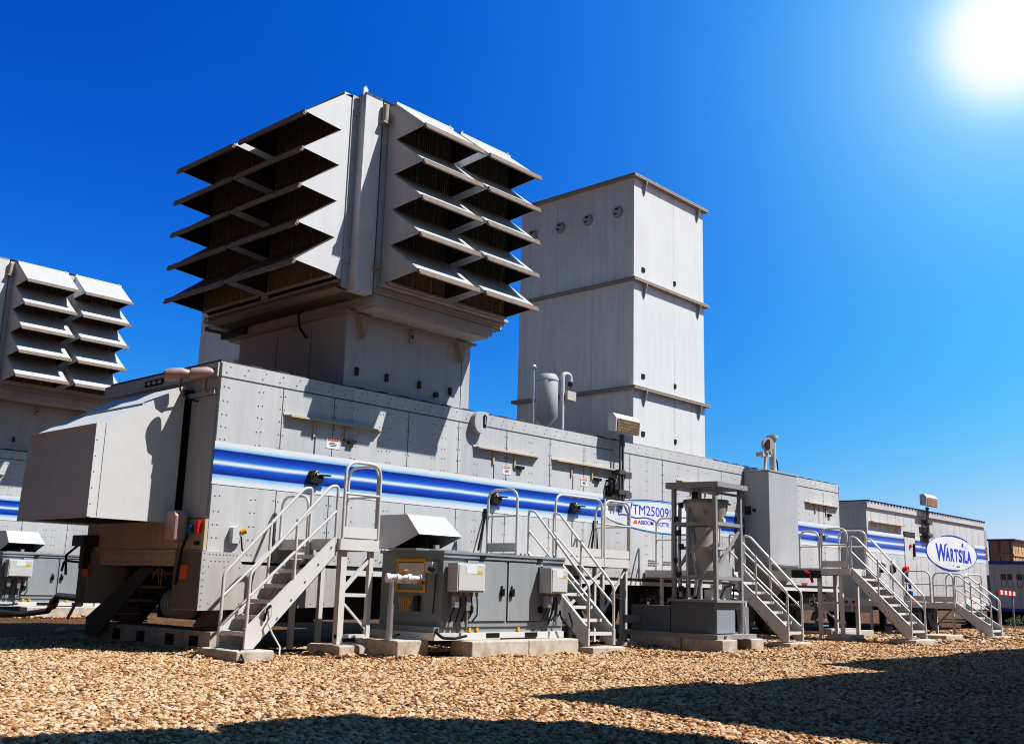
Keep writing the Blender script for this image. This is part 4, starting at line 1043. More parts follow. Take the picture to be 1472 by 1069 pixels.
def build_enclosure():
    X0, X1, Y0, Y1 = 2.37, 5.02, -2.36, -1.04
    th = Thing('auxiliary_enclosure', 'dark grey two door equipment enclosure with white hood on top, left of the middle stair', 'equipment cabinet', (X0, Y0, .25), 'grey auxiliary enclosures')
    m = MB(); m.box(X0, X1, Y0, Y1, .42, 1.44); m.m = 1
    m.box(X0+.42, X0+.43, Y0-.003, Y0, .5, 1.36)
    th.part('body', m, [M['genset'], M['seam']])
    m = MB(); m.box(X0-.03, X1+.02, Y0-.04, Y1+.03, 1.44, 1.475); m.box(X0-.02, X1+.01, Y0-.025, Y0, 1.385, 1.44); m.prism([(Y0-.04, 1.475), (Y1, 1.475), ((Y0+Y1)/2, 1.50)], 'x', X0, X1)
    m.m = 1
    for x in (X0+.72, X0+2.0): m.box(x, x+.1, Y0-.05, Y0-.025, 1.40, 1.43)
    th.part('lid', m, [M['genset'], M['dark']])
    for x0, x1, hx, kx in ((X0+.47, X0+1.30, X0+.50, X0+1.20), (X0+1.35, X0+2.14, X0+2.05, X0+1.42)):
        m = MB(); m.box(x0, x1, Y0-.018, Y0, .50, 1.36); m.m = 1
        for a in (x0-.008, x1+.0): m.box(a, a+.008, Y0-.006, Y0, .495, 1.365)
        m.box(x0, x1, Y0-.006, Y0, 1.36, 1.368); m.box(x0, x1, Y0-.006, Y0, .492, .5)
        d = th.part('door', m, [M['gensetdoor'], M['blackgap']])
        m = MB(); m.prism([(kx-.02, .86), (kx+.03, .86), (kx+.03, .97), (kx-.03, .95)], 'y', Y0-.06, Y0-.018); m.cyl((kx, Y0-.018, .99), (kx, Y0-.03, .99), .02, n=8); th.part('handle', m, M['black'], d)
        for z in (.62, 1.22):
            m = MB(); m.box(hx-.02, hx+.1, Y0-.035, Y0-.018, z, z+.09); m.cyl((hx+.035, Y0-.04, z-.01), (hx+.035, Y0-.04, z+.1), .012, n=8); th.part('hinge', m, M['black'], d)
    ebox(th, X0+.06, X0+.62, Y0-.03, .91, 1.31)
    ebox(th, X0+2.02, X0+2.42, Y0-.05, .92, 1.30, .24)
    # skid
    m = MB(); m.box(X0-.12, X1+.02, Y0+.02, Y1, .34, .42); m.m = 1; m.box(X0-.16, X1+.02, Y0-.02, Y1+.02, .24, .34); m.m = 2
    for x in (X0+.9, X0+1.75): m.box(x, x+.28, Y0-.026, Y0-.02, .265, .33)
    m.box(X0+1.2, X0+2.0, Y0-.03, Y0-.022, .242, .255)
    th.part('skid', m, [M['genset'], M['alu'], M['blackgap']])
    m = MB()
    for x in (X0+.55, X0+1.6): m.box(x, x+.05, Y0-.005, Y0+.02, .35, .41)
    m.box(X0+.7, X0+.75, Y0-.01, Y0+.02, .36, .41); th.part('tie_down', m, M['yellow'])
    # exhaust hood on the lid, opening to the left and down
    m = MB(); y0, y1 = -2.10, -1.45
    pr = [(y0+.0, 1.72), (y0+.26, 1.98), (y1+.10, 1.98), (y1+.10, 1.50), (y1-.25, 1.50)]
    x0, x1 = 2.12, 2.98
    # sheet metal cowl: slanted face towards the yard
    v = [(x0, y0, 1.70), (x1, y0, 1.70), (x1-.08, y0+.30, 1.99), (x0+.02, y0+.30, 1.99), (x0+.02, y1+.25, 1.99), (x1-.08, y1+.25, 1.99), (x0, y1+.25, 1.50), (x1, y1+.25, 1.50), (x0, y1-.1, 1.50), (x1, y1-.1, 1.50)]
    m._add(v, [(0,1,2,3),(3,2,5,4),(4,5,7,6),(0,3,4,6,8),(1,9,7,5,2)])
    m.m = 1; vi = [(a*.985+.035, b, c-.012) for a, b, c in v]
    m._add(vi, [(0,3,2,1),(3,4,5,2)])
    m.m = 2; m.box(x0+.1, x1-.1, y1-.2, y1+.1, 1.50, 1.66); m.tube([(x0+.3, y0+.25, 1.5), (x0+.3, y0+.3, 1.72)], .09, 12)
    m.m = 3; m.box(x0-.0, x1+.2, y0+.05, y1, 1.475, 1.505)
    m.box(x0+.28, x0+.36, y0-.05, y0, 1.5, 1.56)
    th.part('exhaust_hood', m, [M['hoodwhite'], M['black'], M['black'], M['genset']])
    # yellow framed service panel and pipework on the shaded end
    m = MB(); xx = X0-.02
    for (a, b, c, d) in ((-2.02, -1.98, .88, 1.36), (-1.42, -1.38, .88, 1.36), (-1.98, -1.42, 1.32, 1.36), (-1.98, -1.42, .88, .92)): m.box(xx, X0, a-.0, b, c, d)
    m.m = 1; m.box(xx+.006, X0, -1.98, -1.42, 1.0, 1.30); m.m = 2; m.box(xx-.10, X0, -2.25, -2.12, 1.16, 1.32)
    m.m = 3; m.cyl((xx-.1, -2.2, 1.22), (xx-.1, -2.28, 1.2), .035, n=10); m.tube([(xx, -2.24, 1.15), (xx-.02, -2.24, .8), (xx, -2.2, .6)], .01, 6)
    m.m = 0
    for k in range(6): m.tube([(xx-.02-.01*k, -1.80+.05*k, .82), (xx-.05, -1.76+.04*k, .70-.02*(k % 3)), (xx-.01, -1.72+.04*k, .62)], .012, 6)
    m.m = 3; m.box(xx-.05, X0, -1.92, -1.84, .62, .84)
    th.part('service_panel', m, [M['yellow'], M['alu'], M['boxgrey'], M['dark']])
    for pts, r in (([(2.36, -2.3, .40), (2.22, -2.42, .36), (2.30, -2.47, .28), (2.55, -2.46, .27), (2.8, -2.44, .30)], .02), ([(1.98, -1.7, .42), (1.9, -1.75, .34), (1.95, -1.85, .28), (2.1, -1.8, .30)], .015), ([(4.9, -2.42, .9), (4.86, -2.46, .55), (5.05, -2.5, .36), (5.2, -2.44, .42), (5.14, -2.4, .62)], .015), ([(4.7, -2.46, .9), (4.66, -2.44, .6), (4.6, -2.42, .44)], .014)):
        m = MB(); m.tube(fillet(pts, .12), r, 6); th.part('hose', m, M['black'])
    return th
enc = build_enclosure()
e2 = copy_tree(enc.e, (enc.loc[0]-.3, enc.loc[1]+14.5, enc.loc[2]), 'grey equipment enclosure with white hood at the left edge, before the farther trailer')
for ch in e2.children:
    if ch.name.startswith('exhaust_hood'): ch.location.x += .45
for i, (x0, x1, lab) in enumerate(((2.72, 3.92, 'long pale concrete block under the grey enclosure, left of the seam'), (3.93, 5.10, 'long pale concrete block under the grey enclosure, right of the seam'))):
    pad('concrete_block', lab, x0, x1, -2.64, -2.2, .235, 'concrete blocks under the equipment')
pad('concrete_block', 'square tan concrete block carrying the pipe stand with white valves', 1.72, 2.30, -2.2, -1.28, .24, 'concrete blocks under the equipment')
pad('concrete_block', 'pale concrete block under the farther enclosure at the left edge', 2.6, 5.3, 11.75, 12.2, .235, 'concrete blocks under the equipment')
th = Thing('pipe_stand', 'grey pipe post with white frosted valve fittings left of the enclosure', 'pipe stand', (1.80, -1.95, .24))
m = MB(); m.cyl((1.78, -1.95, .24), (1.78, -1.95, .72), .045); m.cyl((1.78, -1.95, .72), (1.79, -1.95, 1.08), .034); m.cyl((1.78, -1.95, .24), (1.78, -1.95, .255), .08, n=12); th.part('post', m, M['pipe'])
m = MB(); m.tube([(1.70, -1.92, 1.06), (1.78, -1.95, 1.09), (1.95, -2.02, 1.09), (2.2, -2.1, 1.07)], .038, 10)
for a in (0, .3, .62, 1.): x = 1.70+.48*a; y = -1.92-.17*a; m.cyl((x, y, 1.075), (x+.05, y-.02, 1.075), .065, n=12)
m.m = 1; m.cyl((1.93, -2.02, 1.1), (1.93, -2.02, 1.19), .02, n=8); m.cyl((1.93, -2.02, 1.18), (1.93, -2.02, 1.20), .06, n=10); m.m = 2; m.cyl((2.16, -2.1, 1.05), (2.2, -2.13, .99), .05, n=10)
th.part('valve_fitting', m, [M['whitep'], M['yellow'], M['brass']])

# ------------------------------------------------------------------ tank frame
def build_tank():
    th = Thing('tank_frame', 'tall open steel frame holding a beige funnel tank over a dark base tank', 'tank', (8.2, -3.25, .28))
    x0, x1, y0, y1 = 8.22, 9.08, -3.22, -2.35
    for x in (x0, x1):
        for y in (y0, y1):
            m = MB(); m.box(x-.034, x+.034, y-.034, y+.034, .86, 2.86); th.part('post', m, M['frame'])
    m = MB(); m.prism([(y0-.12, 2.86), (y1+.12, 2.86), (y1+.12, 2.97), (y0-.12, 2.95)], 'x', x0-.10, x1+.10); th.part('roof', m, M['frame'])
    m = MB()
    for z in (2.18, 1.22):
        m.box(x0, x1, y0-.03, y0+.03, z, z+.06); m.box(x0-.03, x0+.03, y0, y1, z, z+.06); m.box(x1-.03, x1+.03, y0, y1, z, z+.06); m.box(x0, x1, y1-.03, y1+.03, z, z+.06)
    m.box(x0, x1, y0-.02, y0+.02, 2.74, 2.78)
    m.bar((x0, y0+.05, 2.15), (x0, y1-.05, 1.40), .05); m.bar((x0+.05, y0, 1.42), (x1-.05, y0, 2.1), .04); m.bar((x1, y0+.05, 1.9), (x1, y1, 1.3), .04)
    m.bar((x0+.03, y1, 1.3), (x1, y1, 2.1), .04)
    for y in (y0+.2, y1-.2): m.box(x0, x1, y-.015, y+.015, 2.6, 2.63)
    th.part('cross_member', m, M['frame'])
    cx, cy = 8.66, -2.76
    m = MB(); m.tube([(cx, cy, 2.14), (cx, cy, 2.22), (cx, cy, 2.50), (cx, cy, 2.60), (cx, cy, 2.66)], [.22, .27, .39, .40, .40], 28)
    m.m = 1; m.tube([(cx, cy, 2.60), (cx, cy, 2.665), (cx, cy, 2.67)], [.415, .415, .32], 28); m.m = 2; m.cyl((cx-.30, cy-.18, 2.42), (cx-.33, cy-.2, 2.42), .045, n=10); m.m = 3; m.cyl((cx+.05, cy-.33, 2.30), (cx+.05, cy-.36, 2.30), .04, n=10)
    m.m = 4; m.box(cx-.05, cx+.05, cy+.2, cy+.28, 2.6, 2.84)
    th.part('funnel', m, [M['vessel'], M['ringbrown'], M['rusty'], M['whitep'], M['dark']])
    m = MB(); m.cyl((cx-.05, cy+.05, 1.30), (cx-.05, cy+.05, 2.16), .30, n=24); m.box(cx-.32, cx+.3, cy-.35, cy+.3, 1.76, 1.81)
    m.m = 1; m.prism([(cx-.25, 1.28), (cx+.35, 1.28), (cx+.35, 1.42), (cx+.1, 1.62), (cx-.05, 1.62), (cx-.25, 1.38)], 'y', cy-.36, cy-.1)
    th.part('lower_tank', m, [M['vessel'], M['cabinet']])
    m = MB()
    for k, yy in enumerate((y1-.12, y1+.02, y1-.3)): m.tube([(x0+.02, yy, .9), (x0-.02, yy, 1.6), (x0+.04, yy+.02, 2.5)], .035, 8)
    m.tube([(x0+.02, y1-.42, .92), (x0+.05, y1-.45, 1.3), (x0, y1-.4, 1.7), (x0+.1, y1-.35, 2.15)], .03, 8)
    m.m = 1
    for k in range(7): m.box(x0-.04, x0+.01, y1-.2+.05*(k % 3), y1-.12+.05*(k % 3), 1.0+.25*k, 1.1+.25*k)
    m.m = 2
    for k in range(4): m.box(x0+.1+.2*k, x0+.18+.2*k, y0+.15, y0+.3, .88, 1.05+.03*(k % 2)*3)
    m.cyl((x1-.1, y0+.2, .9), (x1-.1, y0+.2, 1.15), .06, n=10)
    m.m = 3; m.tube([(x0+.3, y0+.1, .9), (x0+.4, y0+.05, 1.1), (x0+.7, y0+.05, 1.15), (x0+.75, y0+.1, .9)], .015, 6)
    th.part('pipework', m, [M['pipe'], M['dark'], M['alu'], M['black']])
    # base tank
    m = MB(); m.box(8.18, 8.86, -3.22, -2.30, .28, .83); m.box(8.18, 8.80, -2.28, -1.42, .28, .74)
    th.part('base_tank', m, M['resgrey'])
    m = MB(); m.box(8.12, 9.16, -3.30, -2.26, .83, .87); th.part('drip_deck', m, M['frame'])
    m = MB(); m.box(8.20, 8.80, -3.245, -3.22, .30, .70); m.m = 1; m.box(8.16, 9.0, -3.24, -3.222, .72, .83); th.part('front_plate', m, [plain('bright galvanised sheet', (.36,.40,.43), .4, .2), M['frame']])
    m = MB(); m.box(8.05, 9.4, -3.34, -1.2, .20, .28); m.m = 1; m.cyl((8.3, -3.34, .24), (8.3, -3.36, .24), .03, n=10); th.part('skid', m, [M['frame'], M['brass']])
    m = MB(); m.tube(fillet([(9.0, -2.9, .95), (9.3, -3.05, .96), (9.36, -3.08, .3)], .14), .075, 14); m.tube([(9.2, -3.14, .28), (9.2, -3.14, .72)], .05, 10); m.box(9.40, 9.52, -3.12, -2.95, .28, .75)
    m.m = 1; m.cyl((9.12, -2.95, .86), (9.22, -3.0, .80), .05, n=10)
    th.part('elbow_pipe', m, [M['pipe'], M['stickero']])
    # side stanchion on the left
    m = MB(); m.box(7.62, 7.68, -1.62, -1.56, .1, 1.20); m.cyl((7.65, -1.59, .08), (7.65, -1.59, .12), .09, n=10); m.box(7.66, 8.2, -1.62, -1.56, .42, .56); th.part('stanchion', m, M['frame'])
    return th
build_tank()
for (x0, x1, y0, y1, lab) in ((8.02, 8.52, -3.46, -2.62, 'long tan concrete block under the tank frame, its lit end toward the yard'), (8.02, 8.52, -2.60, -1.50, 'tan concrete block under the back of the tank frame'), (9.10, 9.55, -3.40, -2.2, 'short concrete block under the right side of the tank frame, before the stair')):
    pad('concrete_block', lab, x0, x1, y0, y1, .20, 'concrete blocks under the equipment')
pad('concrete_block', 'small dark concrete foot under the grey stanchion left of the tank frame', 7.45, 7.85, -1.8, -1.4, .09, 'concrete blocks under the equipment')

# ------------------------------------------------------------------ cabinet with hopper, mast on top
th = Thing('hopper_cabinet', 'tall plain grey cabinet with tapered hopper bottom hung on the long trailer', 'cabinet', (14.84, -.70, 1.4))
x0, x1, y0, y1 = 14.84, 16.31, -.70, -.01
m = MB(); m.box(x0, x1, y0, y1, 1.72, 3.95); th.part('body', m, M['cabinet'], bevel=.012)
m = MB(); m.box(x0-.015, x1+.015, y0-.015, y1, 3.95, 3.98); m.m = 1; m.cyl((x0+.0, -.3, 3.0), (x0-.05, -.3, 3.0), .04, n=10); m.box(x0-.03, x0, -.2, -.05, 2.9, 3.1); th.part('lid', m, [M['cabinet'], M['dark']])
m = MB(); m._add([(x0, y0, 1.72), (x1, y0, 1.72), (x1, y1, 1.72), (x0, y1, 1.72), (15.38, -.42, .95), (15.66, -.42, .95), (15.66, -.2, .95), (15.38, -.2, .95)], [(0,1,5,4),(1,2,6,5),(2,3,7,6),(3,0,4,7),(4,5,6,7)])
m.box(x0-.02, x1+.02, y0-.02, y1, 1.70, 1.72); th.part('hopper', m, M['cabinet'])
m = MB(); m.box(16.55, 16.62, -.03, 0, 1.45, 1.75); th.part('data_plate', m, M['dark'])
th = Thing('camera_mast', 'short grey post with round horn and bracket on top of the hopper cabinet', 'mast', (15.6, -.35, 3.98))
m = MB(); m.cyl((15.72, -.35, 3.98), (15.72, -.35, 4.88), .085, n=16); m.cyl((15.72, -.35, 4.88), (15.72, -.35, 4.95), .15, n=16); m.cyl((15.82, -.35, 4.95), (15.82, -.35, 5.0), .04, n=8); th.part('post', m, M['vessel'])
m = MB(); m.bar((15.30, -.35, 3.98), (15.42, -.35, 4.74), .06); m.bar((15.90, -.35, 3.98), (15.50, -.35, 4.74), .07); m.bar((15.34, -.35, 4.4), (15.6, -.35, 4.42), .05); m.m = 1; m.tube([(15.85, -.3, 4.5), (15.95, -.35, 4.3), (15.98, -.35, 4.0)], .018, 6); th.part('bracket', m, [M['vessel'], M['dark']])
m = MB(); m.tube([(15.22, -.52, 4.66), (15.26, -.44, 4.66), (15.40, -.3, 4.66)], [.17, .15, .08], 16); m.m = 1; m.cyl((15.218, -.53, 4.66), (15.22, -.52, 4.66), .12, n=14); m.m = 0; m.box(15.05, 15.35, -.45, -.25, 4.36, 4.46); th.part('horn', m, [M['vessel'], M['dark']])

# ------------------------------------------------------------------ things on the roof and wall of the long trailer
th = Thing('vent_pole', 'thin grey vent pole with ball tip standing on the trailer roof', 'pole', (7.55, .6, H_T))
m = MB(); m.cyl((7.55, .6, H_T), (7.55, .6, 5.38), .026, n=10); m.cyl((7.55, .6, 4.75), (7.55, .6, 4.78), .034, n=10); th.part('pole', m, M['pipe'])
m = MB(); m.tube([(7.55, .6, 5.36), (7.55, .6, 5.40), (7.55, .6, 5.45), (7.55, .6, 5.48)], [.03, .06, .05, .01], 10); th.part('tip', m, M['pipe'])
th = Thing('roof_tank', 'upright pale cylinder with hooked pipe on the trailer roof', 'tank', (8.1, .7, H_T))
m = MB(); m.tube([(8.10, .7, H_T+.03), (8.10, .7, 4.30), (8.10, .7, 4.44), (8.10, .7, 5.28), (8.10, .7, 5.36)], [.07, .09, .235, .235, .19], 28); m.m = 1; m.cyl((8.10, .7, 4.06), (8.10, .7, 4.16), .15, n=16); m.tube([(8.10, .7, 5.22), (8.10, .7, 5.25)], .245, 28); th.part('cylinder', m, [M['ductgrey'], M['cabinet']])
m = MB(); m.tube(fillet([(8.30, .45, 4.12), (8.30, .45, 5.40), (8.52, .42, 5.40), (8.52, .42, 5.22)], .12), .045, 12); th.part('hooked_pipe', m, M['boxgrey'])
m = MB(); m.box(8.34, 8.62, .34, .50, 4.84, 5.03); m.m = 1; m.cyl((8.52, .42, 5.24), (8.52, .42, 5.16), .055, n=10); m.m = 2; m.cyl((8.52, .42, 5.03), (8.52, .42, 5.16), .02, n=6); th.part('valve_box', m, [M['vessel'], M['dark'], M['brass']])

def floodlight(x, y, zb, zt, label, lw, s_=1.):
    th = Thing('flood_light', label, 'floodlight', (x, y, zb), 'floodlights on poles')
    m = MB(); m.bar((x-.05, y, zb), (x-.05, y, zt-.1), .035); m.bar((x+.05, y, zb), (x+.05, y, zt-.1), .035); m.cyl((x, y, zt-.25), (x, y, zt), .03, n=8); m.tube([(x, y, zt-.12), (x, y, zt-.04), (x, y, zt)], [.03, .07, .03], 8)
    for z in (zb+.1, zb+.52): m.box(x-.12, x+.08, y-.04, .0, z, z+.1); m.box(x+.12, x+.34, y-.02, .0, z-.05, z+.07)
    m.box(x+.08, x+.3, y, -.0, zb+.15, zb+.2)
    th.part('pole', m, M['polegrey'])
    m = MB(); a = lw/2
    m.prism([(y-.16, zt+.0), (y-.18, zt+.30), (y-.10, zt+.40), (y+.05, zt+.38), (y+.05, zt+.04)], 'x', x-a, x+a)
    hd = th.part('lamp_housing', m, M['alu'], bevel=.012)
    m = MB(); m.quad((x-a+.04, y-.176, zt+.02), (x+a-.04, y-.176, zt+.02), (x+a-.04, y-.192, zt+.28), (x-a+.04, y-.192, zt+.28)); th.part('lens', m, M['lampglass'], hd)
floodlight(9.55, -.16, 2.85, 4.22, 'floodlight on a dark pole clamped to the long trailer wall, before the stack', .86)
floodlight(26.4, -.16, 2.9, 3.94, 'small floodlight on a pole above the roof of the oval sign trailer', .95)

# ------------------------------------------------------------------ control trailer
def build_control():
    th = Thing('control_trailer', 'grey control trailer with white oval company sign, behind the right hand stairs', 'trailer', (22.0, 0, 0))
    a, b = 22.0, 32.25; rnd = random.Random(5)
    m = MB(); m.box(a, b, 0, 3.3, .92, 3.62); m.m = 1
    for k in range(17):
        x = a+.62*k+.3; m.box(x, x+.014, -.003, .001, .95, 3.6)
    m.m = 2
    for k in range(17):
        x = a+.62*k+.3; z = 1.1
        while z < 3.5: m.rivet_y(x+.06, -.002, z, .016); z += .24
    m.m = 1; m.box(a-.003, a, .05, 3.2, 2.98, 3.0); m.box(a-.003, a, 1.6, 1.62, .95, 3.6)
    th.part('body', m, [M['trailer'], plain('soft joint grey', (.36,.36,.37), .6), M['rivet']])
    m = MB(); m.box(a-.06, b+.03, -.06, 3.36, 3.62, 3.80); m.m = 1
    x = a
    while x < b: m.box(x, x+.12, -.09, 3.38, 3.80, 3.84); x += .24
    m.box(a-.04, b+.02, -.03, 3.3, 3.80, 3.815)
    th.part('roof', m, [M['trailer'], M['roofdark']])
    m = MB(); m.quad((a+.003, -.006, 2.32), (26.6, -.006, 2.32), (26.6, -.006, 2.935), (a+.003, -.006, 2.935)); m.quad((31.2, -.006, 2.32), (b-.003, -.006, 2.32), (b-.003, -.006, 2.935), (31.2, -.006, 2.935)); th.part('stripe', m, M['stripe'])
    cx, cz, rx, rz = 28.9, 2.55, 2.38, .58; m = MB(); n = 64
    m.poly([(cx+rx*math.cos(2*math.pi*k/n), -.012, cz+rz*math.sin(2*math.pi*k/n)) for k in range(n)])
    m.m = 1
    def ring(a0, a1, r0, r1, y=-.016):
        for k in range(40):
            p = a0+(a1-a0)*k/40; q = a0+(a1-a0)*(k+1)/40; w0 = math.sin(math.pi*k/40)*.8+.2; w1 = math.sin(math.pi*(k+1)/40)*.8+.2
            f = lambda an, s_: (cx+rx*s_*math.cos(an), y, cz+rz*s_*math.sin(an))
            m.quad(f(p, r0), f(q, r0), f(q, r0+(r1-r0)*w1), f(p, r0+(r1-r0)*w0))
    ring(R(120), R(45), .965, 1.06); ring(R(225), R(285), .97, 1.06); ring(R(45), R(-60), .985, 1.015); ring(R(120), R(225), .985, 1.015)
    ov = th.part('sign_oval', m, [M['oval'], M['navy']])
    m = MB()
    add_text(m, 'W', .78, 27.38, -.018, 2.27, bold=.022, width=.92)
    x = 28.24
    for ch, w_ in (('A', .38), ('R', .34), ('T', .34), ('S', .34), ('I', .12), ('L', .26), ('A', .40)):
        k = (x-28.24)/2.2; add_text(m, ch, .60-.03*k, x, -.018, 2.29-.02*k, bold=.02, width=w_)
        if ch == 'I': m.prism([(x-.02, 2.80), (x+.14, 2.80), (x+.14, 2.90), (x+.06, 2.94), (x-.02, 2.90)], 'y', -.019, -.017)
        x += w_+.045
    m.box(28.33, 28.42, -.019, -.017, 2.80, 2.86); m.prism([(30.16, 2.74), (30.24, 2.76), (30.27, 2.86)], 'y', -.019, -.017)
    m.m = 1; m.box(28.9, 28.96, -.019, -.017, 2.1, 2.17); add_text(m, 'power', .12, 29.2, -.018, 2.08, bold=.003)
    th.part('lettering', m, [M['navy'], plain('print blue', (.08,.22,.5), .5)], ov)
    for x0, x1, z0, z1 in ((24.72, 25.62, 2.90, 3.06), (26.05, 26.75, 3.10, 3.28), (26.08, 26.78, 2.80, 3.0)):
        m = MB(); m.box(x0, x1, -.02, 0, z0, z1); m.m = 1
        for k in range(4): m.box(x0+.02, x1-.02, -.03, -.015, z0+.02+(z1-z0-.05)*k/4, z0+.02+(z1-z0-.05)*k/4+.02)
        th.part('vent', m, [M['dark'], M['txtgrey']])
    m = MB(); m.prism([(22.15, 0), (24.6, 0), (24.6, -.14), (22.15, -.14)], 'z', 3.19, 3.22); th.part('door_canopy', m, M['endtan'])
    m = MB(); m.box(24.74, 25.6, -.012, 0, 1.0, 2.9); m.m = 1; m.box(24.73, 24.745, -.016, 0, 1.0, 2.9); m.box(25.595, 25.61, -.016, 0, 1.0, 2.9)
    d = th.part('door', m, [M['trailer'], M['seam']])
    m = MB(); m.box(25.42, 25.47, -.07, -.012, 2.3, 2.7); th.part('handle', m, M['dark'], d)
    for x in (25.18,):
        m = MB(); m.cyl((x, -.06, 2.62), (x, 0, 2.62), .06, n=12); th.part('alarm_lamp', m, M['red'])
    m = MB(); m.cyl((24.62, -.14, 1.86), (24.62, -.02, 1.86), .11, n=14); m.box(24.50, 24.74, -.12, 0, 1.84, 1.90); m.m = 1; m.tube([(24.6, -.08, 1.84), (24.55, -.12, 1.6), (24.7, -.12, 1.45), (24.8, -.1, 1.3)], .045, 8); m.box(24.56, 24.66, -.12, 0, 1.5, 1.8); m.tube([(24.74, -.1, .95), (24.78, -.1, 1.2)], .09, 10); m.m = 2; m.tube([(24.5, -.06, 1.8), (24.45, -.1, 1.55), (24.55, -.1, 1.42)], .02, 6)
    th.part('hose_coupling', m, [M['red'], M['blue'], M['dark']])
    for x in (22.85, 23.65):
        m = MB(); m.tube([(x, -.02, 2.0), (x+.02, -.1, 1.93), (x, -.1, 1.8), (x, -.02, 1.76)], .06, 8); m.m = 1; m.quad((x+.14, -.004, 1.9), (x+.3, -.004, 1.9), (x+.3, -.004, 2.15), (x+.14, -.004, 2.15)); th.part('cable_inlet', m, [M['dark'], M['stickerw']])
    for x, z in ((22.45, 3.08), (24.0, 3.02), (23.9, 1.45)): 
        m = MB(); m.quad((x, -.004, z), (x+.2, -.004, z), (x+.2, -.004, z+.08), (x, -.004, z+.08)); th.part('hazard_sticker', m, M['stickero'])
    m = MB(); m.poly([(31.62+.13*math.cos(q*math.pi/8), -.004, 1.38+.07*math.sin(q*math.pi/8)) for q in range(16)]); th.part('sign_plate', m, M['stickerw'])
    m = MB(); m.box(a, b, .0, .12, .80, .92); m.m = 1
    x = a+.2
    while x < b:
        m.m = 1; m.box(x, x+.3, -.012, 0, .83, .90); m.m = 2; m.box(x+.3, x+.5, -.012, 0, .83, .90); x += 1.4
    th.part('bottom_rail', m, [M['alu'], M['red'], M['whitep']])
    m = MB(); m.box(a-.05, a, .0, 3.3, .55, .95); m.m = 1
    for k in range(7): m.box(a-.06, a-.05, .3*k+.05, .3*k+.22, .8, .88)
    m.m = 2; m.box(a-.06, a-.05, .3, .5, .6, .74); m.box(a-.06, a-.05, .58, .78, .6, .74)
    th.part('bumper', m, [M['alu'], M['red'], M['rusty']])
    m = MB()
    for y in (.8, 2.4): m.box(a+.2, b-.1, y, y+.14, .6, .9)
    for x in (24.0, 28.0, 31.5): m.box(x-.08, x+.08, .4, .56, .1, .9); m.box(x-.3, x+.3, .3, .66, 0, .12)
    th.part('chassis', m, M['chassis'])
    for x in (25.9, 27.2):
        for y in (.15, 2.8): wheel(th, x, y, .46, .26)
    m = MB(); m.box(b, b+.42, .05, 3.2, 1.2, 3.55); m.m = 1; m.box(b+.05, b+.40, .02, .05, 1.3, 1.9); m.m = 2
    for k in range(4): m.cyl((b-.02+.1, -.03, 2.5+.12*k), (b+.1, .05, 2.5+.12*k), .05, n=8)
    th.part('end_box', m, [M['frame'], M['black'], M['brass']])
build_control()

# red and white barrier boards beside the control trailer
th = Thing('barrier_board', 'red and white striped board sticking out at the right end of the sign trailer', 'barrier', (33.0, -.2, 1.2))
m = MB(); n = 8
for k in range(n): m.m = k % 2; x = 32.72+.24*k; m.box(x, x+.24, -.22, -.18, 1.22-.005*k, 1.38-.005*k)
th.part('board', m, [M['red'], M['whitep']])
m = MB(); m.box(32.74, 32.80, -.17, -.11, 0, 1.3); m.box(34.5, 34.56, -.17, -.11, 0, 1.3); th.part('post', m, M['frame'])

# mobile office and timber shed
th = Thing('site_office', 'grey site office with blue trim and two paned window at the right edge', 'building', (40, -4, 0))
m = MB(); m.box(40, 46, -9, 3.1, .62, 2.66); m.m = 1
for k in range(12): m.box(39.995, 40, -8.8+k, -8.79+k, .66, 2.5)
th.part('wall', m, [M['office'], M['seam']])
m = MB(); m.box(39.93, 46.05, -9.05, 3.15, 2.54, 2.68); m.box(39.94, 40, -9.02, 3.12, .55, .68); th.part('trim', m, M['officeblue'])
for yc in (1.42,):
    m = MB(); y0, y1, z0, z1 = .72, 2.02, 1.50, 2.20
    m.box(39.94, 40, y0, y1, z0, z0+.07); m.box(39.94, 40, y0, y1, z1-.07, z1)
    for y in (y0, y1-.08, (y0+y1)/2-.08): m.box(39.94, 40, y, y+.08 if y != (y0+y1)/2-.08 else y+.16, z0+.07, z1-.07)
    wn = th.part('window', m, M['cream'])
    m = MB()
    for a in (y0+.08, (y0+y1)/2+.08):
        m.m = 0; m.box(39.98, 39.995, a, a+.49, z0+.07, z1-.07); m.m = 1; m.box(39.97, 39.98, a+.22, a+.26, z0+.07, z1-.07); m.box(39.97, 39.98, a, a+.49, 1.84, 1.87)
        m.m = 2; m.box(39.974, 39.979, a+.03, a+.2, z0+.1, 1.84); m.box(39.974, 39.979, a+.28, a+.47, z0+.1, 1.84)
    th.part('pane', m, [M['glass'], M['cream'], plain('curtain', (.72,.74,.76), .8)], wn)
m = MB(); m.box(40.6, 45.5, -8.5, 2.8, .0, .62); th.part('base', m, M['chassis'])
SY0, SY1 = 3.62, 4.78
th = Thing('timber_shed', 'brown boarded timber shed rising behind the site office', 'shed', (48, 4, 0))
m = MB(); m.box(47.5, 58, SY0, SY1, 0, 3.95); m.m = 1
for k in range(3): m.box(47.49, 47.5, SY0+.1+.5*k, SY0+.14+.5*k, 0, 3.9)
for k in range(18): m.box(47.8+.55*k, 47.84+.55*k, SY0-.01, SY0, 0, 3.9)
m.m = 0; m.box(47.45, 47.5, SY0-.05, SY1, 3.2, 3.3); m.box(47.5, 58, SY0-.05, SY0, 3.2, 3.3)
th.part('wall', m, [M['wood'], M['seam']])
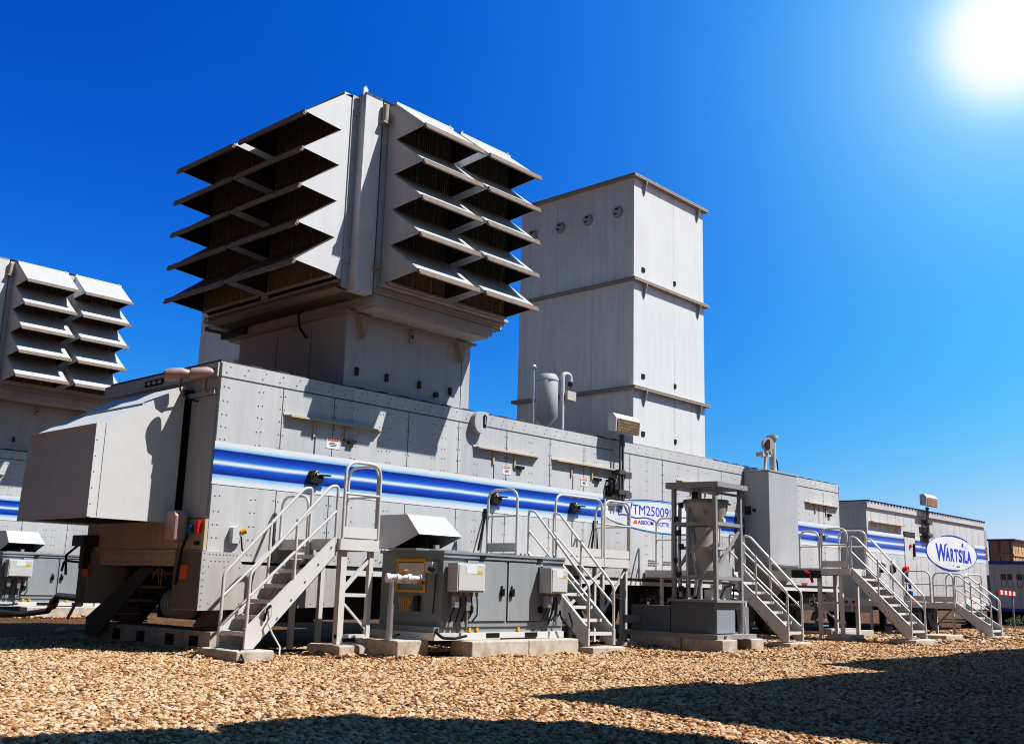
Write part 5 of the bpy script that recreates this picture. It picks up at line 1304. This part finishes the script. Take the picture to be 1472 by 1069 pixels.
m = MB(); m.prism([(SY0-.15, 3.95), (SY1+.1, 3.95), (SY1+.1, 4.03), (SY0-.15, 4.03)], 'x', 47.35, 58.2); th.part('roof', m, M['roofdark'])

def shrub(x, y, r, h, label, seed):
    rr = random.Random(seed); m = MB()
    for k in range(420):
        a = rr.uniform(0, 6.28); q = r*math.sqrt(rr.random()); z = rr.random()**.8*h*(1-.5*(q/r)**2)
        c = Vector((x+q*math.cos(a)*1.6, y+q*math.sin(a), z)); s_ = rr.uniform(.03, .07); d = Vector((rr.uniform(-1,1), rr.uniform(-1,1), rr.uniform(-.3,1))).normalized(); e = d.orthogonal().normalized()*s_*.5
        m.poly([c-e, c+d*s_, c+e, c-d*s_*.4])
    t_ = Thing('shrub', label, 'shrub', (x, y, 0), 'low shrubs at the right edge'); t_.part('foliage', m, M['leaf'])
    m = MB(); m.tube([(x, y, 0), (x+.03, y, h*.6)], [.03, .01], 6); t_.part('stem', m, M['wood'])
shrub(38.6, .9, .5, .42, 'low green shrub under the site office, nearer the sign trailer', 1)
shrub(38.3, -.3, .55, .34, 'low green shrub at the right edge, under the site office', 2)
th = Thing('kerb_block', 'grey kerb block with short white post near the shrubs', 'kerb', (33, -1.2, 0))
m = MB(); m.box(32.2, 34.8, -1.6, -1.3, 0, .24); th.part('kerb', m, M['cabinet'])
m = MB(); m.cyl((34.9, -1.45, 0), (34.9, -1.45, .55), .07, n=12); th.part('post', m, M['pipe'])

# steps under the near end of the trailer
th = Thing('crew_steps', 'dark steel steps in the shade under the near trailer end', 'steps', (.3, 3.7, 0))
DY = .55
m0 = [(3.95-DY, .06), (3.55-DY, .06), (1.95-DY, 1.14), (2.35-DY, 1.14), (3.95-DY, .34)]
for x in (.02, .58):
    m = MB(); m.prism(m0, 'x', x, x+.02); th.part('stringer', m, M['dark'])
for k in range(5):
    y = 3.62-DY-.36*k; z = .22+.215*k
    m = MB(); m.box(.04, .58, y-.02, y+.22, z-.03, z); m.m = 1; m.box(.035, .58, y+.22, y+.24, z-.04, z+.006); th.part('tread', m, [M['frame'], M['alu']])
m = MB(); m.tube([(.0, 3.95, .1), (-.02, 4.15, .09), (.02, 4.35, .06)], .05, 8); m.tube([(.3, 3.95, .12), (.3, 4.3, .1)], .03, 8); m.tube([(-.05, 3.9, .3), (-.05, 3.6, .62), (.0, 3.5, .6)], .025, 8); th.part('foot_frame', m, M['frame'])
th = Thing('drain_pipe', 'maroon pipe with yellow band running from the trailer corner to the left edge', 'pipe', (1.0, 7, .1))
m = MB(); m.tube(fillet([(.15, 4.0, .62), (.3, 4.6, .62), (.7, 6.0, .62), (.9, 6.8, .32), (1.0, 8.2, .20), (1.1, 11.5, .22)], .25), .055, 10); th.part('pipe', m, M['maroon'])
m = MB(); m.cyl((.80, 6.35, .50), (.84, 6.5, .43), .085, n=12); th.part('band', m, M['yellow'])

# cables lying on the gravel
def cable(pts, r, label, mat='black'):
    m = MB(); m.tube(fillet(pts, .3), r, 6); o = m.build('cable', M[mat], None, pts[0]); o.location = pts[0]
    tag(o, label, 'cable', 'cables on the ground')
cable([(-.33, -1.55, .13), (-.36, -1.66, .04), (-.42, -1.80, .02), (-.60, -1.9, .02), (-.55, -2.0, .02)], .014, 'thin dark cable hanging off the nearest stair slab')
cable([(2.1, -1.3, .05), (1.3, -.6, .02), (.6, -.4, .03), (1.4, .3, .02), (2.8, .2, .02)], .025, 'black cable on the ground under the nearest landing')
cable([(5.2, -2.45, .3), (5.35, -2.3, .05), (5.2, -1.6, .03), (6.6, -.8, .02), (8.3, -1.3, .05)], .022, 'black cable running from the enclosure under the walkway')
cable([(10.0, -2.4, .05), (10.6, -2.2, .03), (12.0, -1.4, .02), (14.5, -.9, .02)], .03, 'dark hose on the ground under the tank stair')
# timber sleepers and hoses under the long trailer
for i, (x, y, l, lab) in enumerate(((11.6, -1.0, 1.5, 'flat pale timber sleeper lying right of the tank stair'), (17.2, -1.3, 2.0, 'long timber sleeper lying beneath the far stair'), (18.6, -.4, 1.6, 'timber sleeper lying left of the short far stair'))):
    m = MB(); m.box(x, x+l, y, y+.22, -.03, .14); o = m.build('timber_sleeper', M['vessel'], None, (x, y, 0), .012); o.location = (x, y, 0); tag(o, lab, 'timber', 'timber sleepers by the trailers')

# unseen container stacks added outside the right edge to cast shadow on the gravel
def container(x, y, z, label, h=2.6):
    th = Thing('shadow_container', label, 'container', (x, y, z), 'unseen containers added to cast shadow')
    m = MB(); ln, wd = 6.06, 2.44
    m.box(x+.05, x+ln-.05, y+.05, y+wd-.05, z+.1, z+h-.08)
    k = x+.25
    while k < x+ln-.3: m.box(k, k+.14, y+.015, y+wd-.015, z+.16, z+h-.14); k += .28
    th.part('wall', m, M['ductgrey'])
    m = MB()
    for yy in (y, y+wd-.14):
        for zz in (z, z+h-.14): m.box(x, x+ln, yy, yy+.14, zz, zz+.14)
        for xx in (x, x+ln-.14): m.box(xx, xx+.14, yy, yy+.14, z+.14, z+h-.14)
    th.part('frame', m, M['frame'])
for x, n in ((3.7, 2), (9.9, 3), (16.1, 3)):
    for k in range(n):
        where = {3.7: 'nearest column', 9.9: 'middle column', 16.1: 'farthest column'}[x]; lev = ('bottom', 'second', 'top')[k]
        container(x, -12.5, 2.9*k if n == 2 else 2.6*k, '%s added shadow-casting container of the %s outside the right edge' % (lev, where), 2.9 if n == 2 else 2.6)

PADS.append((.16, .74, -.05, 3.25))
build_gravel()
